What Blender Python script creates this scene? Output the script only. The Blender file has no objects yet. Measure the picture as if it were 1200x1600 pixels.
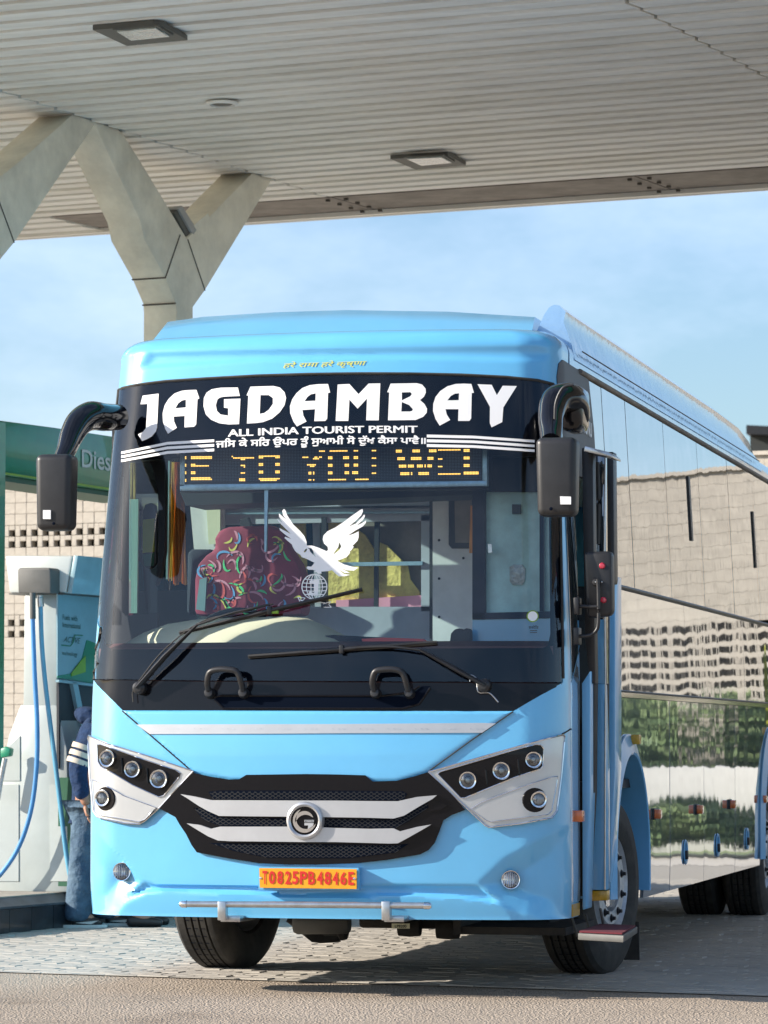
import bpy, bmesh, math, random
import numpy as np
from mathutils import Vector, Matrix
from mathutils.geometry import tessellate_polygon
random.seed(7); np.random.seed(7)
SC = bpy.context.scene
COL = SC.collection
PI = math.pi

# ------------------------------------------------------------------ camera
F = 5547.0                                   # focal length in pixels of the 1200x1600 photograph
YAW = math.radians(13.05); PITCH = math.atan(355/F)
CAM = np.array([4.526, -17.87, 1.33])
FWD = np.array([-math.sin(YAW)*math.cos(PITCH), math.cos(YAW)*math.cos(PITCH), math.sin(PITCH)])
RGT = np.array([math.cos(YAW), math.sin(YAW), 0.0])
UPV = np.cross(RGT, FWD)
cd = bpy.data.cameras.new('camera'); cam = bpy.data.objects.new('camera', cd); COL.objects.link(cam)
cd.sensor_fit = 'VERTICAL'; cd.sensor_height = 36.0; cd.lens = F/1600*36.0
cd.clip_start = 0.1; cd.clip_end = 3000
cam.matrix_world = Matrix(((RGT[0], UPV[0], -FWD[0], CAM[0]), (RGT[1], UPV[1], -FWD[1], CAM[1]), (RGT[2], UPV[2], -FWD[2], CAM[2]), (0, 0, 0, 1)))
cd.dof.use_dof = True; cd.dof.focus_distance = 19.0; cd.dof.aperture_fstop = 8.0
SC.camera = cam

# ------------------------------------------------------------------ light
SUN = Vector((2.1, 0.76, -1.0)).normalized()          # direction the light travels
elev = math.asin(-SUN.z); azim = math.atan2(-SUN.x, -SUN.y)
w = bpy.data.worlds.new('World'); SC.world = w; w.use_nodes = True
nt = w.node_tree; bg = nt.nodes['Background']
sky = nt.nodes.new('ShaderNodeTexSky'); sky.sky_type = 'NISHITA'; sky.sun_disc = False
sky.sun_elevation = elev; sky.sun_rotation = azim
sky.air_density = 1.0; sky.dust_density = 1.1; sky.ozone_density = 4.0
tc = nt.nodes.new('ShaderNodeTexCoord'); mp = nt.nodes.new('ShaderNodeMapping'); mp.inputs['Scale'].default_value = (1.0, 1.0, 2.2)
nz = nt.nodes.new('ShaderNodeTexNoise'); nz.inputs['Scale'].default_value = 5.5; nz.inputs['Detail'].default_value = 6; nz.inputs['Roughness'].default_value = 0.6
cr = nt.nodes.new('ShaderNodeValToRGB'); cr.color_ramp.elements[0].position = 0.44; cr.color_ramp.elements[1].position = 0.74
cr.color_ramp.elements[0].color = (0, 0, 0, 1); cr.color_ramp.elements[1].color = (0.4, 0.4, 0.4, 1)
mx = nt.nodes.new('ShaderNodeMix'); mx.data_type = 'RGBA'
nt.links.new(tc.outputs['Generated'], mp.inputs['Vector']); nt.links.new(mp.outputs['Vector'], nz.inputs['Vector'])
nt.links.new(nz.outputs['Fac'], cr.inputs['Fac']); nt.links.new(cr.outputs['Color'], mx.inputs[0])
nt.links.new(sky.outputs['Color'], mx.inputs[6]); mx.inputs[7].default_value = (6.6, 7.3, 8.8, 1)
nt.links.new(mx.outputs[2], bg.inputs['Color']); bg.inputs['Strength'].default_value = 0.12
ld = bpy.data.lights.new('sun', 'SUN'); ld.energy = 5.0; ld.angle = math.radians(0.53); ld.color = (1.0, 0.91, 0.79)
lo = bpy.data.objects.new('sun', ld); COL.objects.link(lo); lo.rotation_euler = SUN.to_track_quat('-Z', 'Y').to_euler(); lo.location = (-20, -20, 30)
SC.view_settings.view_transform = 'Standard'; SC.view_settings.look = 'None'
SC.view_settings.exposure = 0.76; SC.view_settings.gamma = 1.0
SC.cycles.max_bounces = 8; SC.cycles.transparent_max_bounces = 16; SC.cycles.caustics_reflective = False; SC.cycles.caustics_refractive = False

# ------------------------------------------------------------------ photograph -> place helpers (numbers only; they return real 3-D points)
def rays(px, py):
    px = np.asarray(px, float); py = np.asarray(py, float)
    return FWD[None]*F + RGT[None]*(px-600)[:, None] - UPV[None]*(py-800)[:, None]
def project(P):
    P = np.atleast_2d(P) - CAM
    d = P@FWD
    return 600+F*(P@RGT)/d, 800-F*(P@UPV)/d
def onplane(pts, n, c):
    pts = np.atleast_2d(np.array(pts, float)); R = rays(pts[:, 0], pts[:, 1]); n = np.array(n, float)
    t = (c-CAM@n)/(R@n)
    return CAM+R*t[:, None]
def PY(pts, y): return onplane(pts, (0, 1, 0), y)
def PX(pts, x): return onplane(pts, (1, 0, 0), x)
def PZ(pts, z): return onplane(pts, (0, 0, 1), z)
AG = math.radians(11.25)                     # the station's grid is turned 11.25 deg to the bus
GD = np.array([math.sin(AG), math.cos(AG), 0]); HD = np.array([math.cos(AG), -math.sin(AG), 0])
def G(h, g, z=0.0): return tuple(HD*h+GD*g+np.array([0, 0, z]))
def PH(pts, h): return onplane(pts, HD, h)
def PGp(pts, g): return onplane(pts, GD, g)
def gh(P): P = np.atleast_2d(P); return P@HD, P@GD

# bus skin: s = arc length from the centre of the front round the corner and down the side, v = height
TH0 = math.atan(2*.10/1.08)
def plan(s):
    s = np.abs(s)
    x = np.where(s < 1.08, s, 0.0); y = .10*(x/1.08)**2
    ph = np.clip(TH0+(s-1.08)/.269, TH0, PI/2)
    xa = 1.08+.269*(np.sin(ph)-math.sin(TH0)); ya = .10+.269*(math.cos(TH0)-np.cos(ph))
    s1 = 1.08+.269*(PI/2-TH0)
    x = np.where(s < 1.08, x, xa); y = np.where(s < 1.08, y, ya)
    y = np.where(s > s1, y+(s-s1), y)
    return x, y
S1 = 1.08+.269*(PI/2-TH0)
VT = 3.385
def Wz(v):
    z = np.minimum(v, VT)
    return 1.30+.012 - .012 - .082*np.clip((z-1.55)/1.8, 0, 1)**1.25 - .006*np.clip((.62-z)/.2, 0, 1)**2
def skin(s, v):
    s = np.asarray(s, float); v = np.asarray(v, float)
    x, y = plan(s); z = np.minimum(v, VT)
    R = .27*np.clip((z-1.25)/2.1, 0, 1.2)**1.3 + .02*np.clip((.62-z)/.2, 0, 1)**2
    a = np.clip((v-VT)/.15, 0, PI/2)
    z = z+.115*np.sin(a); inset = .15*(1-np.cos(a))
    x = x/1.3*(Wz(v)-inset)*np.sign(s)
    fade = np.clip(1-(np.abs(s)-1.2)/1.6, 0, 1)
    y = y+(R+inset)*fade
    return np.stack([x, y, z], -1)
def skin_n(s, v, e=1e-3):
    a = skin(s+e, v)-skin(s-e, v); b = skin(s, v+e)-skin(s, v-e)
    n = np.cross(a, b); return n/np.maximum(np.linalg.norm(n, axis=-1, keepdims=True), 1e-9)
def to_sv(pts, side=False):
    pts = np.atleast_2d(np.array(pts, float)); tx, ty = pts[:, 0], pts[:, 1]
    if side:
        Z = 18520/np.maximum(1886-tx, 50); s = S1+.15-.364+(Z-18.52)/.974; s = np.maximum(s, S1+.01); v = 1.385+(1155-ty)*Z/F
    else:
        s = np.clip((tx-515)/287, -1.35, 1.35); v = 1.385+(1155-ty)/292
    for _ in range(40):
        X, Y = project(skin(s, v)); ex = tx-X; ey = ty-Y
        if np.abs(ex).max() < .05 and np.abs(ey).max() < .05: break
        e = 1e-4
        Xs, Ys = project(skin(s+e, v)); Xv, Yv = project(skin(s, v+e))
        a = (Xs-X)/e; c = (Ys-Y)/e; b = (Xv-X)/e; d = (Yv-Y)/e
        det = a*d-b*c; det = np.where(np.abs(det) < 200, 200*np.sign(det+1e-9), det)
        ds = (d*ex-b*ey)/det; dv = (-c*ex+a*ey)/det
        lim = .5 if side else .12
        s = s+np.clip(ds, -lim, lim)*.9; v = v+np.clip(dv, -.2, .2)*.9
        if not side: s = np.clip(s, -1.50, 1.75)
        else: s = np.maximum(s, 1.2)
        v = np.clip(v, .2, 3.75)
    return np.stack([s, v], -1)

# ------------------------------------------------------------------ materials
MATS = {}
def mat(name, col, rough=.5, metal=0., coat=0., var=0., vscale=6., bump=0., bscale=40., ior=1.5, coat_ior=1.5, col2=None, spec=None, stretch=None, coat_rough=.03, bdist=.02, detail=6, bdetail=4):
    m = bpy.data.materials.new(name); m.use_nodes = True; N = m.node_tree; p = N.nodes['Principled BSDF']
    p.inputs['Base Color'].default_value = (*col, 1); p.inputs['Roughness'].default_value = rough; p.inputs['Metallic'].default_value = metal
    p.inputs['Coat Weight'].default_value = coat; p.inputs['IOR'].default_value = ior; p.inputs['Coat IOR'].default_value = coat_ior; p.inputs['Coat Roughness'].default_value = coat_rough
    if spec is not None: p.inputs['Specular IOR Level'].default_value = spec
    t = N.nodes.new('ShaderNodeTexCoord'); mpp = N.nodes.new('ShaderNodeMapping'); N.links.new(t.outputs['Object'], mpp.inputs['Vector'])
    if stretch: mpp.inputs['Scale'].default_value = stretch
    if var > 0 or col2:
        n = N.nodes.new('ShaderNodeTexNoise'); n.inputs['Scale'].default_value = vscale; n.inputs['Detail'].default_value = detail; n.inputs['Roughness'].default_value = .65
        N.links.new(mpp.outputs['Vector'], n.inputs['Vector'])
        r = N.nodes.new('ShaderNodeValToRGB'); N.links.new(n.outputs['Fac'], r.inputs['Fac'])
        c2 = col2 if col2 else tuple(c*(1-var) for c in col)
        r.color_ramp.elements[0].position = .35; r.color_ramp.elements[1].position = .65
        r.color_ramp.elements[0].color = (*c2, 1); r.color_ramp.elements[1].color = (*(col if col2 else tuple(min(1, c*(1+var*.6)) for c in col)), 1)
        N.links.new(r.outputs['Color'], p.inputs['Base Color'])
    if bump > 0:
        n = N.nodes.new('ShaderNodeTexNoise'); n.inputs['Scale'].default_value = bscale; n.inputs['Detail'].default_value = bdetail
        N.links.new(mpp.outputs['Vector'], n.inputs['Vector'])
        b = N.nodes.new('ShaderNodeBump'); b.inputs['Strength'].default_value = bump; b.inputs['Distance'].default_value = bdist
        N.links.new(n.outputs['Fac'], b.inputs['Height']); N.links.new(b.outputs['Normal'], p.inputs['Normal'])
        if coat > 0: N.links.new(b.outputs['Normal'], p.inputs['Coat Normal'])
    MATS[name] = m; return m
BLUE = (.135, .485, .80)
mat('bus_paint', BLUE, .35, coat=1.0, var=.05, vscale=2.2, bump=.05, bscale=5, bdist=.004, bdetail=1, coat_rough=.02)
mat('bus_paint_trim', (.16, .47, .80), .4, coat=.6, var=.05)
mat('side_polish', (.78, .87, .96), .045, metal=.75, coat=1, coat_ior=1.7, bump=.6, bscale=2.0, bdist=.007, bdetail=1.6, stretch=(1, 1.0, .7), coat_rough=.03, var=.06)
mat('side_window_glass', (.02, .03, .04), .03, coat=1, ior=1.9, coat_ior=2.3, bump=.6, bscale=1.2, bdist=.002, bdetail=1.5, coat_rough=.01)
mat('roof_paint', (.30, .50, .74), .3, coat=1, metal=.35, var=.12, vscale=1.6, bump=.7, bscale=7, bdist=.008, coat_rough=.05)
mat('gloss_black', (.006, .006, .008), .2, spec=.1, coat=.35, coat_rough=.02, bump=.06, bscale=8, bdist=.005)
mat('frit_black', (.005, .008, .016), 1.0, spec=0.0)
mat('mirror_black', (.006, .006, .008), .15, spec=.2, coat=.5, coat_rough=.02, bump=.06, bscale=8, bdist=.005)
mat('panel_grey', (.055, .055, .065), .5, var=.1)
mat('satin_black', (.02, .02, .022), .42, var=.2, vscale=12, bump=.1, bscale=150, bdist=.002)
mat('rubber', (.018, .017, .016), .75, var=.35, vscale=9, col2=(.045, .042, .038), bump=.3, bscale=60, bdist=.004)
mat('under_black', (.012, .012, .012), .8, var=.5, vscale=6, col2=(.03, .028, .025))
mat('silver', (.56, .56, .57), .32, metal=.45, coat=.5, var=.05)
mat('silver_white', (.56, .57, .58), .3, coat=1, metal=.55, var=.05, vscale=4)
mat('chrome', (.78, .78, .78), .08, metal=1)
mat('aluminium', (.55, .56, .57), .3, metal=.9, var=.15, vscale=20)
mat('rim_grey', (.52, .55, .58), .42, metal=.45, var=.2, vscale=14)
mat('white_vinyl', (.86, .86, .86), .45)
mat('yellow_vinyl', (.62, .60, .10), .5)
mat('plate_orange', (.90, .36, .01), .45, var=.06, vscale=30)
mat('plate_red', (.62, .02, .015), .5)
mat('amber', (.75, .16, .03), .25, coat=1)
mat('red_reflector', (.45, .02, .05), .25, coat=1)
mat('yellow_reflector', (.62, .34, .02), .4, coat=.6, var=.2, vscale=90)
mat('cream', (.82, .82, .60), .55, var=.05)
mat('dash_dark', (.025, .025, .03), .6, var=.3)
mat('dash_maroon', (.10, .035, .04), .6)
mat('interior_grey', (.50, .53, .62), .6, var=.08)
mat('interior_light', (.78, .78, .80), .6, var=.08)
mat('interior_dark', (.02, .024, .032), .6)
mat('teal_pane', (.50, .80, .78), .25, var=.25, vscale=3)
mat('curtain_orange', (.90, .36, .09), .8, var=.35, vscale=9, stretch=(6, 6, .6))
mat('curtain_yellow', (.90, .66, .20), .75, var=.35, vscale=6, bump=.6, bscale=9, bdist=.05)
mat('seat_cloth', (.34, .045, .09), .85, var=.3, vscale=4)
mat('seat_dark', (.02, .025, .045), .8, var=.3)
for nm, c in (('loop_red', (.95, .15, .15)), ('loop_green', (.15, .85, .35)), ('loop_yellow', (.95, .85, .2)), ('loop_blue', (.2, .5, .95)), ('loop_pink', (.95, .4, .55))): mat(nm, c, .8)
mat('led_panel', (.025, .035, .055), .5)
mat('led_off', (.20, .26, .34), .5)
mat('frame_blue', (.33, .50, .62), .35, metal=.5, var=.15, vscale=30)
mat('concrete_paint', (.82, .79, .67), .8, var=.16, vscale=2.6, bump=.25, bscale=30, bdist=.01)
mat('canopy_metal', (.90, .89, .83), .6, var=.12, vscale=1.3, stretch=(.5, 3, 1))
mat('canopy_metal_b', (.85, .835, .765), .6, var=.12, vscale=1.6, stretch=(.5, 3, 1))
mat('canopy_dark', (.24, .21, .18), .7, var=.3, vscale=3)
mat('canopy_joint', (.10, .09, .075), .9)
mat('lamp_frame', (.13, .13, .115), .6, metal=.3, var=.1)
mat('lamp_glass', (.55, .62, .58), .15, coat=1, bump=.8, bscale=25, bdist=.02, var=.3, vscale=12)
mat('green_paint', (.004, .21, .11), .4, coat=.5, var=.08)
mat('dark_green', (.005, .085, .04), .5)
mat('pump_white', (.40, .44, .43), .4, coat=.3, var=.08, vscale=3)
mat('pump_light', (.50, .53, .51), .4, coat=.3, var=.06, vscale=3)
mat('pump_blue', (.24, .38, .43), .35, coat=.5, var=.08)
mat('pump_grey', (.10, .10, .095), .6, var=.15)
mat('pump_panel_green', (.25, .42, .38), .4, var=.06)
mat('poster_text', (.05, .12, .11), .6)
mat('leaf_green', (.22, .40, .03), .5, var=.2)
mat('hose_blue', (.06, .25, .55), .4, coat=.4, var=.1)
mat('hose_teal', (.10, .33, .48), .4, coat=.4, var=.1)
mat('kerb_stone', (.36, .32, .27), .8, var=.2, vscale=6, bump=.4, bscale=60)
mat('kerb_tile', (.02, .022, .028), .35, var=.4, vscale=10, coat=.3)
mat('slate', (.055, .065, .08), .5, var=.3, vscale=8)
mat('wall_stone', (.45, .41, .35), .9, var=.16, vscale=7, bump=.3, bscale=18, bdist=.02)
mat('wall_hole', (.06, .05, .04), .95)
mat('denim_blue', (.035, .075, .13), .85, col2=(.09, .15, .21), vscale=7, bump=1.0, bscale=10, bdist=.04)
mat('denim_pale', (.36, .42, .45), .85, var=.3, vscale=9)
mat('hoodie_blue', (.004, .026, .085), .9, var=.4, vscale=7, bump=1.0, bscale=9, bdist=.05)
mat('stripe_cream', (.62, .52, .42), .85, var=.1)
mat('skin', (.38, .19, .12), .55, var=.1)
mat('hair', (.012, .01, .009), .6, bump=.5, bscale=80)
mat('shoe_white', (.62, .60, .55), .6, var=.1)
mat('shoe_black', (.015, .015, .016), .5)
mat('hedge_leaf', (.10, .16, .07), .5, vscale=1.2, col2=(.19, .24, .09))
mat('yellow_leaf', (.26, .28, .02), .6, var=.3, vscale=2)
mat('bark', (.12, .09, .06), .9, var=.3)
mat('white_kerb', (.42, .42, .41), .7, var=.1)
mat('dark_roof', (.03, .035, .035), .7)
def emis(name, col, st):
    m = mat(name, col, .5); p = m.node_tree.nodes['Principled BSDF']; p.inputs['Emission Color'].default_value = (*col, 1); p.inputs['Emission Strength'].default_value = st
emis('led_lit', (1.0, .56, .11), 1.4)
mat('mat_red', (.10, .008, .018), .9)
mat('mortar', (.42, .38, .32), .95)
def glassm(name, tint, refl_ior=1.52, rough=.0, extra=0.0, wave=0.0):
    m = bpy.data.materials.new(name); m.use_nodes = True; N = m.node_tree; N.nodes.clear()
    o = N.nodes.new('ShaderNodeOutputMaterial'); tr = N.nodes.new('ShaderNodeBsdfTransparent'); gl = N.nodes.new('ShaderNodeBsdfGlossy'); mixs = N.nodes.new('ShaderNodeMixShader'); fr = N.nodes.new('ShaderNodeFresnel')
    tr.inputs['Color'].default_value = (*tint, 1); gl.inputs['Roughness'].default_value = rough; gl.inputs['Color'].default_value = (.95, .97, 1, 1); fr.inputs['IOR'].default_value = refl_ior
    ad = N.nodes.new('ShaderNodeMath'); ad.operation = 'MULTIPLY_ADD'; ad.inputs[1].default_value = 1.0; ad.inputs[2].default_value = extra; ad.use_clamp = True
    N.links.new(fr.outputs[0], ad.inputs[0]); N.links.new(ad.outputs[0], mixs.inputs[0]); N.links.new(tr.outputs[0], mixs.inputs[1]); N.links.new(gl.outputs[0], mixs.inputs[2]); N.links.new(mixs.outputs[0], o.inputs['Surface'])
    if wave:
        t = N.nodes.new('ShaderNodeTexCoord'); n = N.nodes.new('ShaderNodeTexNoise'); n.inputs['Scale'].default_value = 1.6; n.inputs['Detail'].default_value = 2.5; b = N.nodes.new('ShaderNodeBump'); b.inputs['Strength'].default_value = wave; b.inputs['Distance'].default_value = .004
        N.links.new(t.outputs['Object'], n.inputs['Vector']); N.links.new(n.outputs['Fac'], b.inputs['Height']); N.links.new(b.outputs['Normal'], gl.inputs['Normal'])
    MATS[name] = m; return m
glassm('tinted_glass', (.34, .38, .38), 1.9, rough=.02, extra=.28, wave=.6)
glassm('windscreen_glass', (.95, .98, .99))
glassm('clear_glass', (.75, .88, .86))
glassm('lens_glass', (.85, .88, .92), 1.6, extra=.05)

# ------------------------------------------------------------------ object helpers
def finish(name, me, m, parent=None, smooth=True, angle=40):
    if isinstance(m, str): m = [m]
    for k in m: me.materials.append(MATS[k])
    if smooth:
        me.shade_smooth()
        try: me.set_sharp_from_angle(angle=math.radians(angle))
        except Exception: pass
    o = bpy.data.objects.new(name, me); COL.objects.link(o)
    if parent is not None: child(o, parent)
    return o
def child(o, parent):
    o.parent = parent
    p = parent; off = Vector((0, 0, 0))
    M = Matrix.Identity(4)
    chain = []
    while p is not None: chain.append(p); p = p.parent
    for q in reversed(chain):
        M = M @ q.matrix_parent_inverse @ q.matrix_basis
    o.matrix_parent_inverse = M.inverted()
    return o
def meshobj(name, V, Fc, m, parent=None, smooth=True, angle=40):
    me = bpy.data.meshes.new(name); me.from_pydata([tuple(map(float, v)) for v in V], [], [tuple(f) for f in Fc]); me.update()
    return finish(name, me, m, parent, smooth, angle)
def bmobj(name, bm, m, parent=None, smooth=True, angle=40, recalc=True):
    if recalc: bmesh.ops.recalc_face_normals(bm, faces=bm.faces)
    me = bpy.data.meshes.new(name); bm.to_mesh(me); bm.free()
    return finish(name, me, m, parent, smooth, angle)
def empty(name, loc, label=None, cat=None, group=None, rz=0):
    o = bpy.data.objects.new(name, None); COL.objects.link(o); o.location = loc; o.rotation_euler = (0, 0, rz); o.empty_display_size = .2
    tag(o, label, cat, group); return o
def tag(o, label=None, cat=None, group=None, kind=None):
    if label: o['label'] = label
    if cat: o['category'] = cat
    if group: o['group'] = group
    if kind: o['kind'] = kind
    return o
def add_box(bm, a, b, bev=0.0, M=None):
    r = bmesh.ops.create_cube(bm, size=1); vs = r['verts']
    c = [(a[i]+b[i])/2 for i in range(3)]; d = [abs(b[i]-a[i]) for i in range(3)]
    for v in vs: v.co = Vector((c[0]+v.co.x*d[0], c[1]+v.co.y*d[1], c[2]+v.co.z*d[2]))
    if bev > 0:
        es = list({e for v in vs for e in v.link_edges})
        r2 = bmesh.ops.bevel(bm, geom=es, offset=bev, segments=2, affect='EDGES', profile=.5)
        vs = [v for v in r2['verts']] or vs
        vs = list({v for f in r2['faces'] for v in f.verts} | set(v for v in vs if v.is_valid))
    if M is not None:
        for v in set(vs): v.co = M @ v.co
    return vs
def box(name, a, b, m, parent=None, bev=.0, M=None):
    bm = bmesh.new(); add_box(bm, a, b, 0)
    if bev > 0: bmesh.ops.bevel(bm, geom=list(bm.edges), offset=bev, segments=2, affect='EDGES', profile=.5)
    if M is not None: bmesh.ops.transform(bm, matrix=M, verts=bm.verts)
    return bmobj(name, bm, m, parent)
def catmull(P, n=8):
    P = [Vector(p) for p in P]; Q = [P[0]*2-P[1]]+P+[P[-1]*2-P[-2]]; out = []
    for i in range(1, len(Q)-2):
        for k in range(n):
            t = k/n; a, b, c, d = Q[i-1], Q[i], Q[i+1], Q[i+2]
            out.append(.5*((2*b)+(c-a)*t+(2*a-5*b+4*c-d)*t*t+(3*b-a-3*c+d)*t**3))
    out.append(P[-1]); return out
def tube(name, P, r, m, parent=None, seg=10, smooth_path=True, sx=1.0, sy=1.0, up=(0, 0, 1), caps=True, bm=None, ret=False):
    P = catmull(P) if smooth_path and len(P) > 2 else [Vector(p) for p in P]
    rs = r if isinstance(r, (list, tuple)) else None
    own = bm is None
    if own: bm = bmesh.new()
    rings = []; n = len(P); U = Vector(up)
    for i, p in enumerate(P):
        t = (P[min(i+1, n-1)]-P[max(i-1, 0)]).normalized()
        a = t.cross(U)
        if a.length < 1e-3: a = t.cross(Vector((1, 0, 0)))
        a.normalize(); b = a.cross(t).normalized()
        if rs is None: rr = r
        else:
            f = i/(n-1)*(len(rs)-1); k = min(int(f), len(rs)-2); rr = rs[k]+(rs[k+1]-rs[k])*(f-k)
        rings.append([bm.verts.new(p+a*math.cos(2*PI*k/seg)*rr*sx+b*math.sin(2*PI*k/seg)*rr*sy) for k in range(seg)])
    for i in range(n-1):
        for k in range(seg): bm.faces.new((rings[i][k], rings[i][(k+1) % seg], rings[i+1][(k+1) % seg], rings[i+1][k]))
    if caps: bm.faces.new(rings[0][::-1]); bm.faces.new(rings[-1])
    if not own: return bm
    return bmobj(name, bm, m, parent, angle=50)
def prism(name, P, d, m, parent=None, bev=0.0, smooth=True, bm=None):
    """polygon of 3-D points P pushed by vector d"""
    own = bm is None
    if own: bm = bmesh.new()
    d = Vector(d); A = [bm.verts.new(Vector(p)) for p in P]; B = [bm.verts.new(Vector(p)+d) for p in P]; n = len(P)
    for t in tessellate_polygon([[Vector(p) for p in P]]):
        bm.faces.new([A[i] for i in t]); bm.faces.new([B[i] for i in t][::-1])
    for i in range(n): bm.faces.new((A[i], B[i], B[(i+1) % n], A[(i+1) % n]))
    if not own: return bm
    bmesh.ops.recalc_face_normals(bm, faces=bm.faces)
    if bev > 0:
        bmesh.ops.dissolve_limit(bm, angle_limit=.01, verts=bm.verts, edges=bm.edges)
        es = [e for e in bm.edges if len(e.link_faces) == 2 and e.calc_face_angle(0) > .6]
        bmesh.ops.bevel(bm, geom=es, offset=bev, segments=2, affect='EDGES', profile=.5)
    return bmobj(name, bm, m, parent, smooth)
def lathe(name, prof, M, m, parent=None, seg=48, bm=None, angle=35):
    """profile [(r, axial)], axis = local z, M places it"""
    own = bm is None
    if own: bm = bmesh.new()
    rings = []
    for r, z in prof:
        if r < 1e-6: rings.append([bm.verts.new(M @ Vector((0, 0, z)))])
        else: rings.append([bm.verts.new(M @ Vector((r*math.cos(2*PI*k/seg), r*math.sin(2*PI*k/seg), z))) for k in range(seg)])
    for a, b in zip(rings, rings[1:]):
        for k in range(seg):
            k2 = (k+1) % seg
            if len(a) == 1 and len(b) == 1: continue
            if len(a) == 1: bm.faces.new((a[0], b[k], b[k2]))
            elif len(b) == 1: bm.faces.new((a[k], b[0], a[k2]))
            else: bm.faces.new((a[k], b[k], b[k2], a[k2]))
    if not own: return bm
    return bmobj(name, bm, m, parent, angle=angle)
def axisM(p, n, roll=(0, 0, 1)):
    n = Vector(n).normalized(); x = Vector(roll).cross(n)
    if x.length < 1e-4: x = Vector((1, 0, 0)).cross(n)
    x.normalize(); y = n.cross(x)
    return Matrix(((x.x, y.x, n.x, p[0]), (x.y, y.y, n.y, p[1]), (x.z, y.z, n.z, p[2]), (0, 0, 0, 1)))
def densify(L, step=14):
    out = []
    for i in range(len(L)):
        a = L[i]; b = L[(i+1) % len(L)]; n = max(1, int(math.hypot(b[0]-a[0], b[1]-a[1])/step))
        for k in range(n): out.append((a[0]+(b[0]-a[0])*k/n, a[1]+(b[1]-a[1])*k/n))
    return out
def sheet2d(loops, ds, dv):
    """tessellate loops (outer + holes) of (s,v), cut them by a grid, return bmesh in the plane"""
    L3 = [[Vector((p[0], p[1], 0)) for p in l] for l in loops]
    bm = bmesh.new(); allv = [bm.verts.new(p) for l in L3 for p in l]
    for t in tessellate_polygon(L3):
        try: bm.faces.new([allv[i] for i in t])
        except ValueError: pass
    xs = [p[0] for l in loops for p in l]; ys = [p[1] for l in loops for p in l]
    for lo_, hi_, d, ax in ((min(xs), max(xs), ds, 0), (min(ys), max(ys), dv, 1)):
        if not d: continue
        n = max(1, int(math.ceil((hi_-lo_)/d)))
        for k in range(1, n):
            c = lo_+(hi_-lo_)*k/n
            co = Vector((c, 0, 0)) if ax == 0 else Vector((0, c, 0)); no = Vector((1, 0, 0)) if ax == 0 else Vector((0, 1, 0))
            bmesh.ops.bisect_plane(bm, geom=bm.verts[:]+bm.edges[:]+bm.faces[:], plane_co=co, plane_no=no, dist=1e-5)
    bmesh.ops.remove_doubles(bm, verts=bm.verts, dist=1e-5)
    for f in bm.faces:
        if f.normal.z < 0 or f.calc_area() > 0 and f.normal.z < 0: f.normal_flip()
    bm.normal_update()
    for f in bm.faces:
        if f.normal.z < 0: f.normal_flip()
    return bm
def skin_sheet(name, loops, m, parent=None, off=0.0, thick=.01, ds=.06, dv=.12, disp=None, edge=0.0, angle=40):
    bm = sheet2d(loops, ds, dv); bm.verts.ensure_lookup_table(); bm.verts.index_update()
    sv = np.array([(v.co.x, v.co.y) for v in bm.verts]); base = skin(sv[:, 0], sv[:, 1]); nn = skin_n(sv[:, 0], sv[:, 1])
    o = np.full(len(sv), off)
    if disp is not None: o = o+disp(sv, base)
    front = base+nn*o[:, None]; back = base+nn*(o-thick)[:, None]
    Fc = [[v.index for v in f.verts] for f in bm.faces]; n = len(sv)
    V = list(front)
    if thick > 0:
        V += list(back); Fb = [[i+n for i in f][::-1] for f in Fc]
        be = [(e.verts[0].index, e.verts[1].index, e.link_loops[0]) for e in bm.edges if len(e.link_faces) == 1]
        Fs = []
        for a, b, lp in be:
            if lp.vert.index != a: a, b = b, a
            Fs.append((b, a, a+n, b+n))
        Fc = Fc+Fb+Fs
    bm.free()
    return meshobj(name, V, Fc, m, parent, angle=angle)
def patch(name, px, m, parent=None, off=0.004, thick=.01, side=False, holes=(), ds=.06, dv=.12, disp=None, dens=14, angle=40):
    loops = [[tuple(q) for q in to_sv(densify(l, dens), side)] for l in [px]+list(holes)]
    return skin_sheet(name, loops, m, parent, off, thick, ds, dv, disp, angle=angle)
def skinpt(px, off=0.0, side=False):
    sv = to_sv(px, side); P = skin(sv[:, 0], sv[:, 1]); n = skin_n(sv[:, 0], sv[:, 1]); return P+n*off, n
def text2d(s, shear=0.0, bold=0.0, spacing=1.0):
    cu = bpy.data.curves.new('t', 'FONT'); cu.body = s; cu.size = 1; cu.shear = shear; cu.offset = bold; cu.space_character = spacing; cu.resolution_u = 3; cu.fill_mode = 'FRONT'
    o = bpy.data.objects.new('t', cu); COL.objects.link(o)
    dg = bpy.context.evaluated_depsgraph_get(); me = bpy.data.meshes.new_from_object(o.evaluated_get(dg))
    V = np.array([v.co[:] for v in me.vertices]); Fc = [tuple(p.vertices) for p in me.polygons]
    bpy.data.objects.remove(o); bpy.data.curves.remove(cu); bpy.data.meshes.remove(me)
    if len(V) == 0: return np.zeros((0, 2)), []
    V = V[:, :2]; mn = V.min(0); mxx = V.max(0); return (V-mn)/np.maximum(mxx-mn, 1e-6), Fc
def textpx(V, quad):
    """quad: pixel corners bottom-left, bottom-right, top-right, top-left"""
    q = np.array(quad, float); u = V[:, :1]; t = V[:, 1:]
    return q[0]*(1-u)*(1-t)+q[1]*u*(1-t)+q[2]*u*t+q[3]*(1-u)*t
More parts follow.
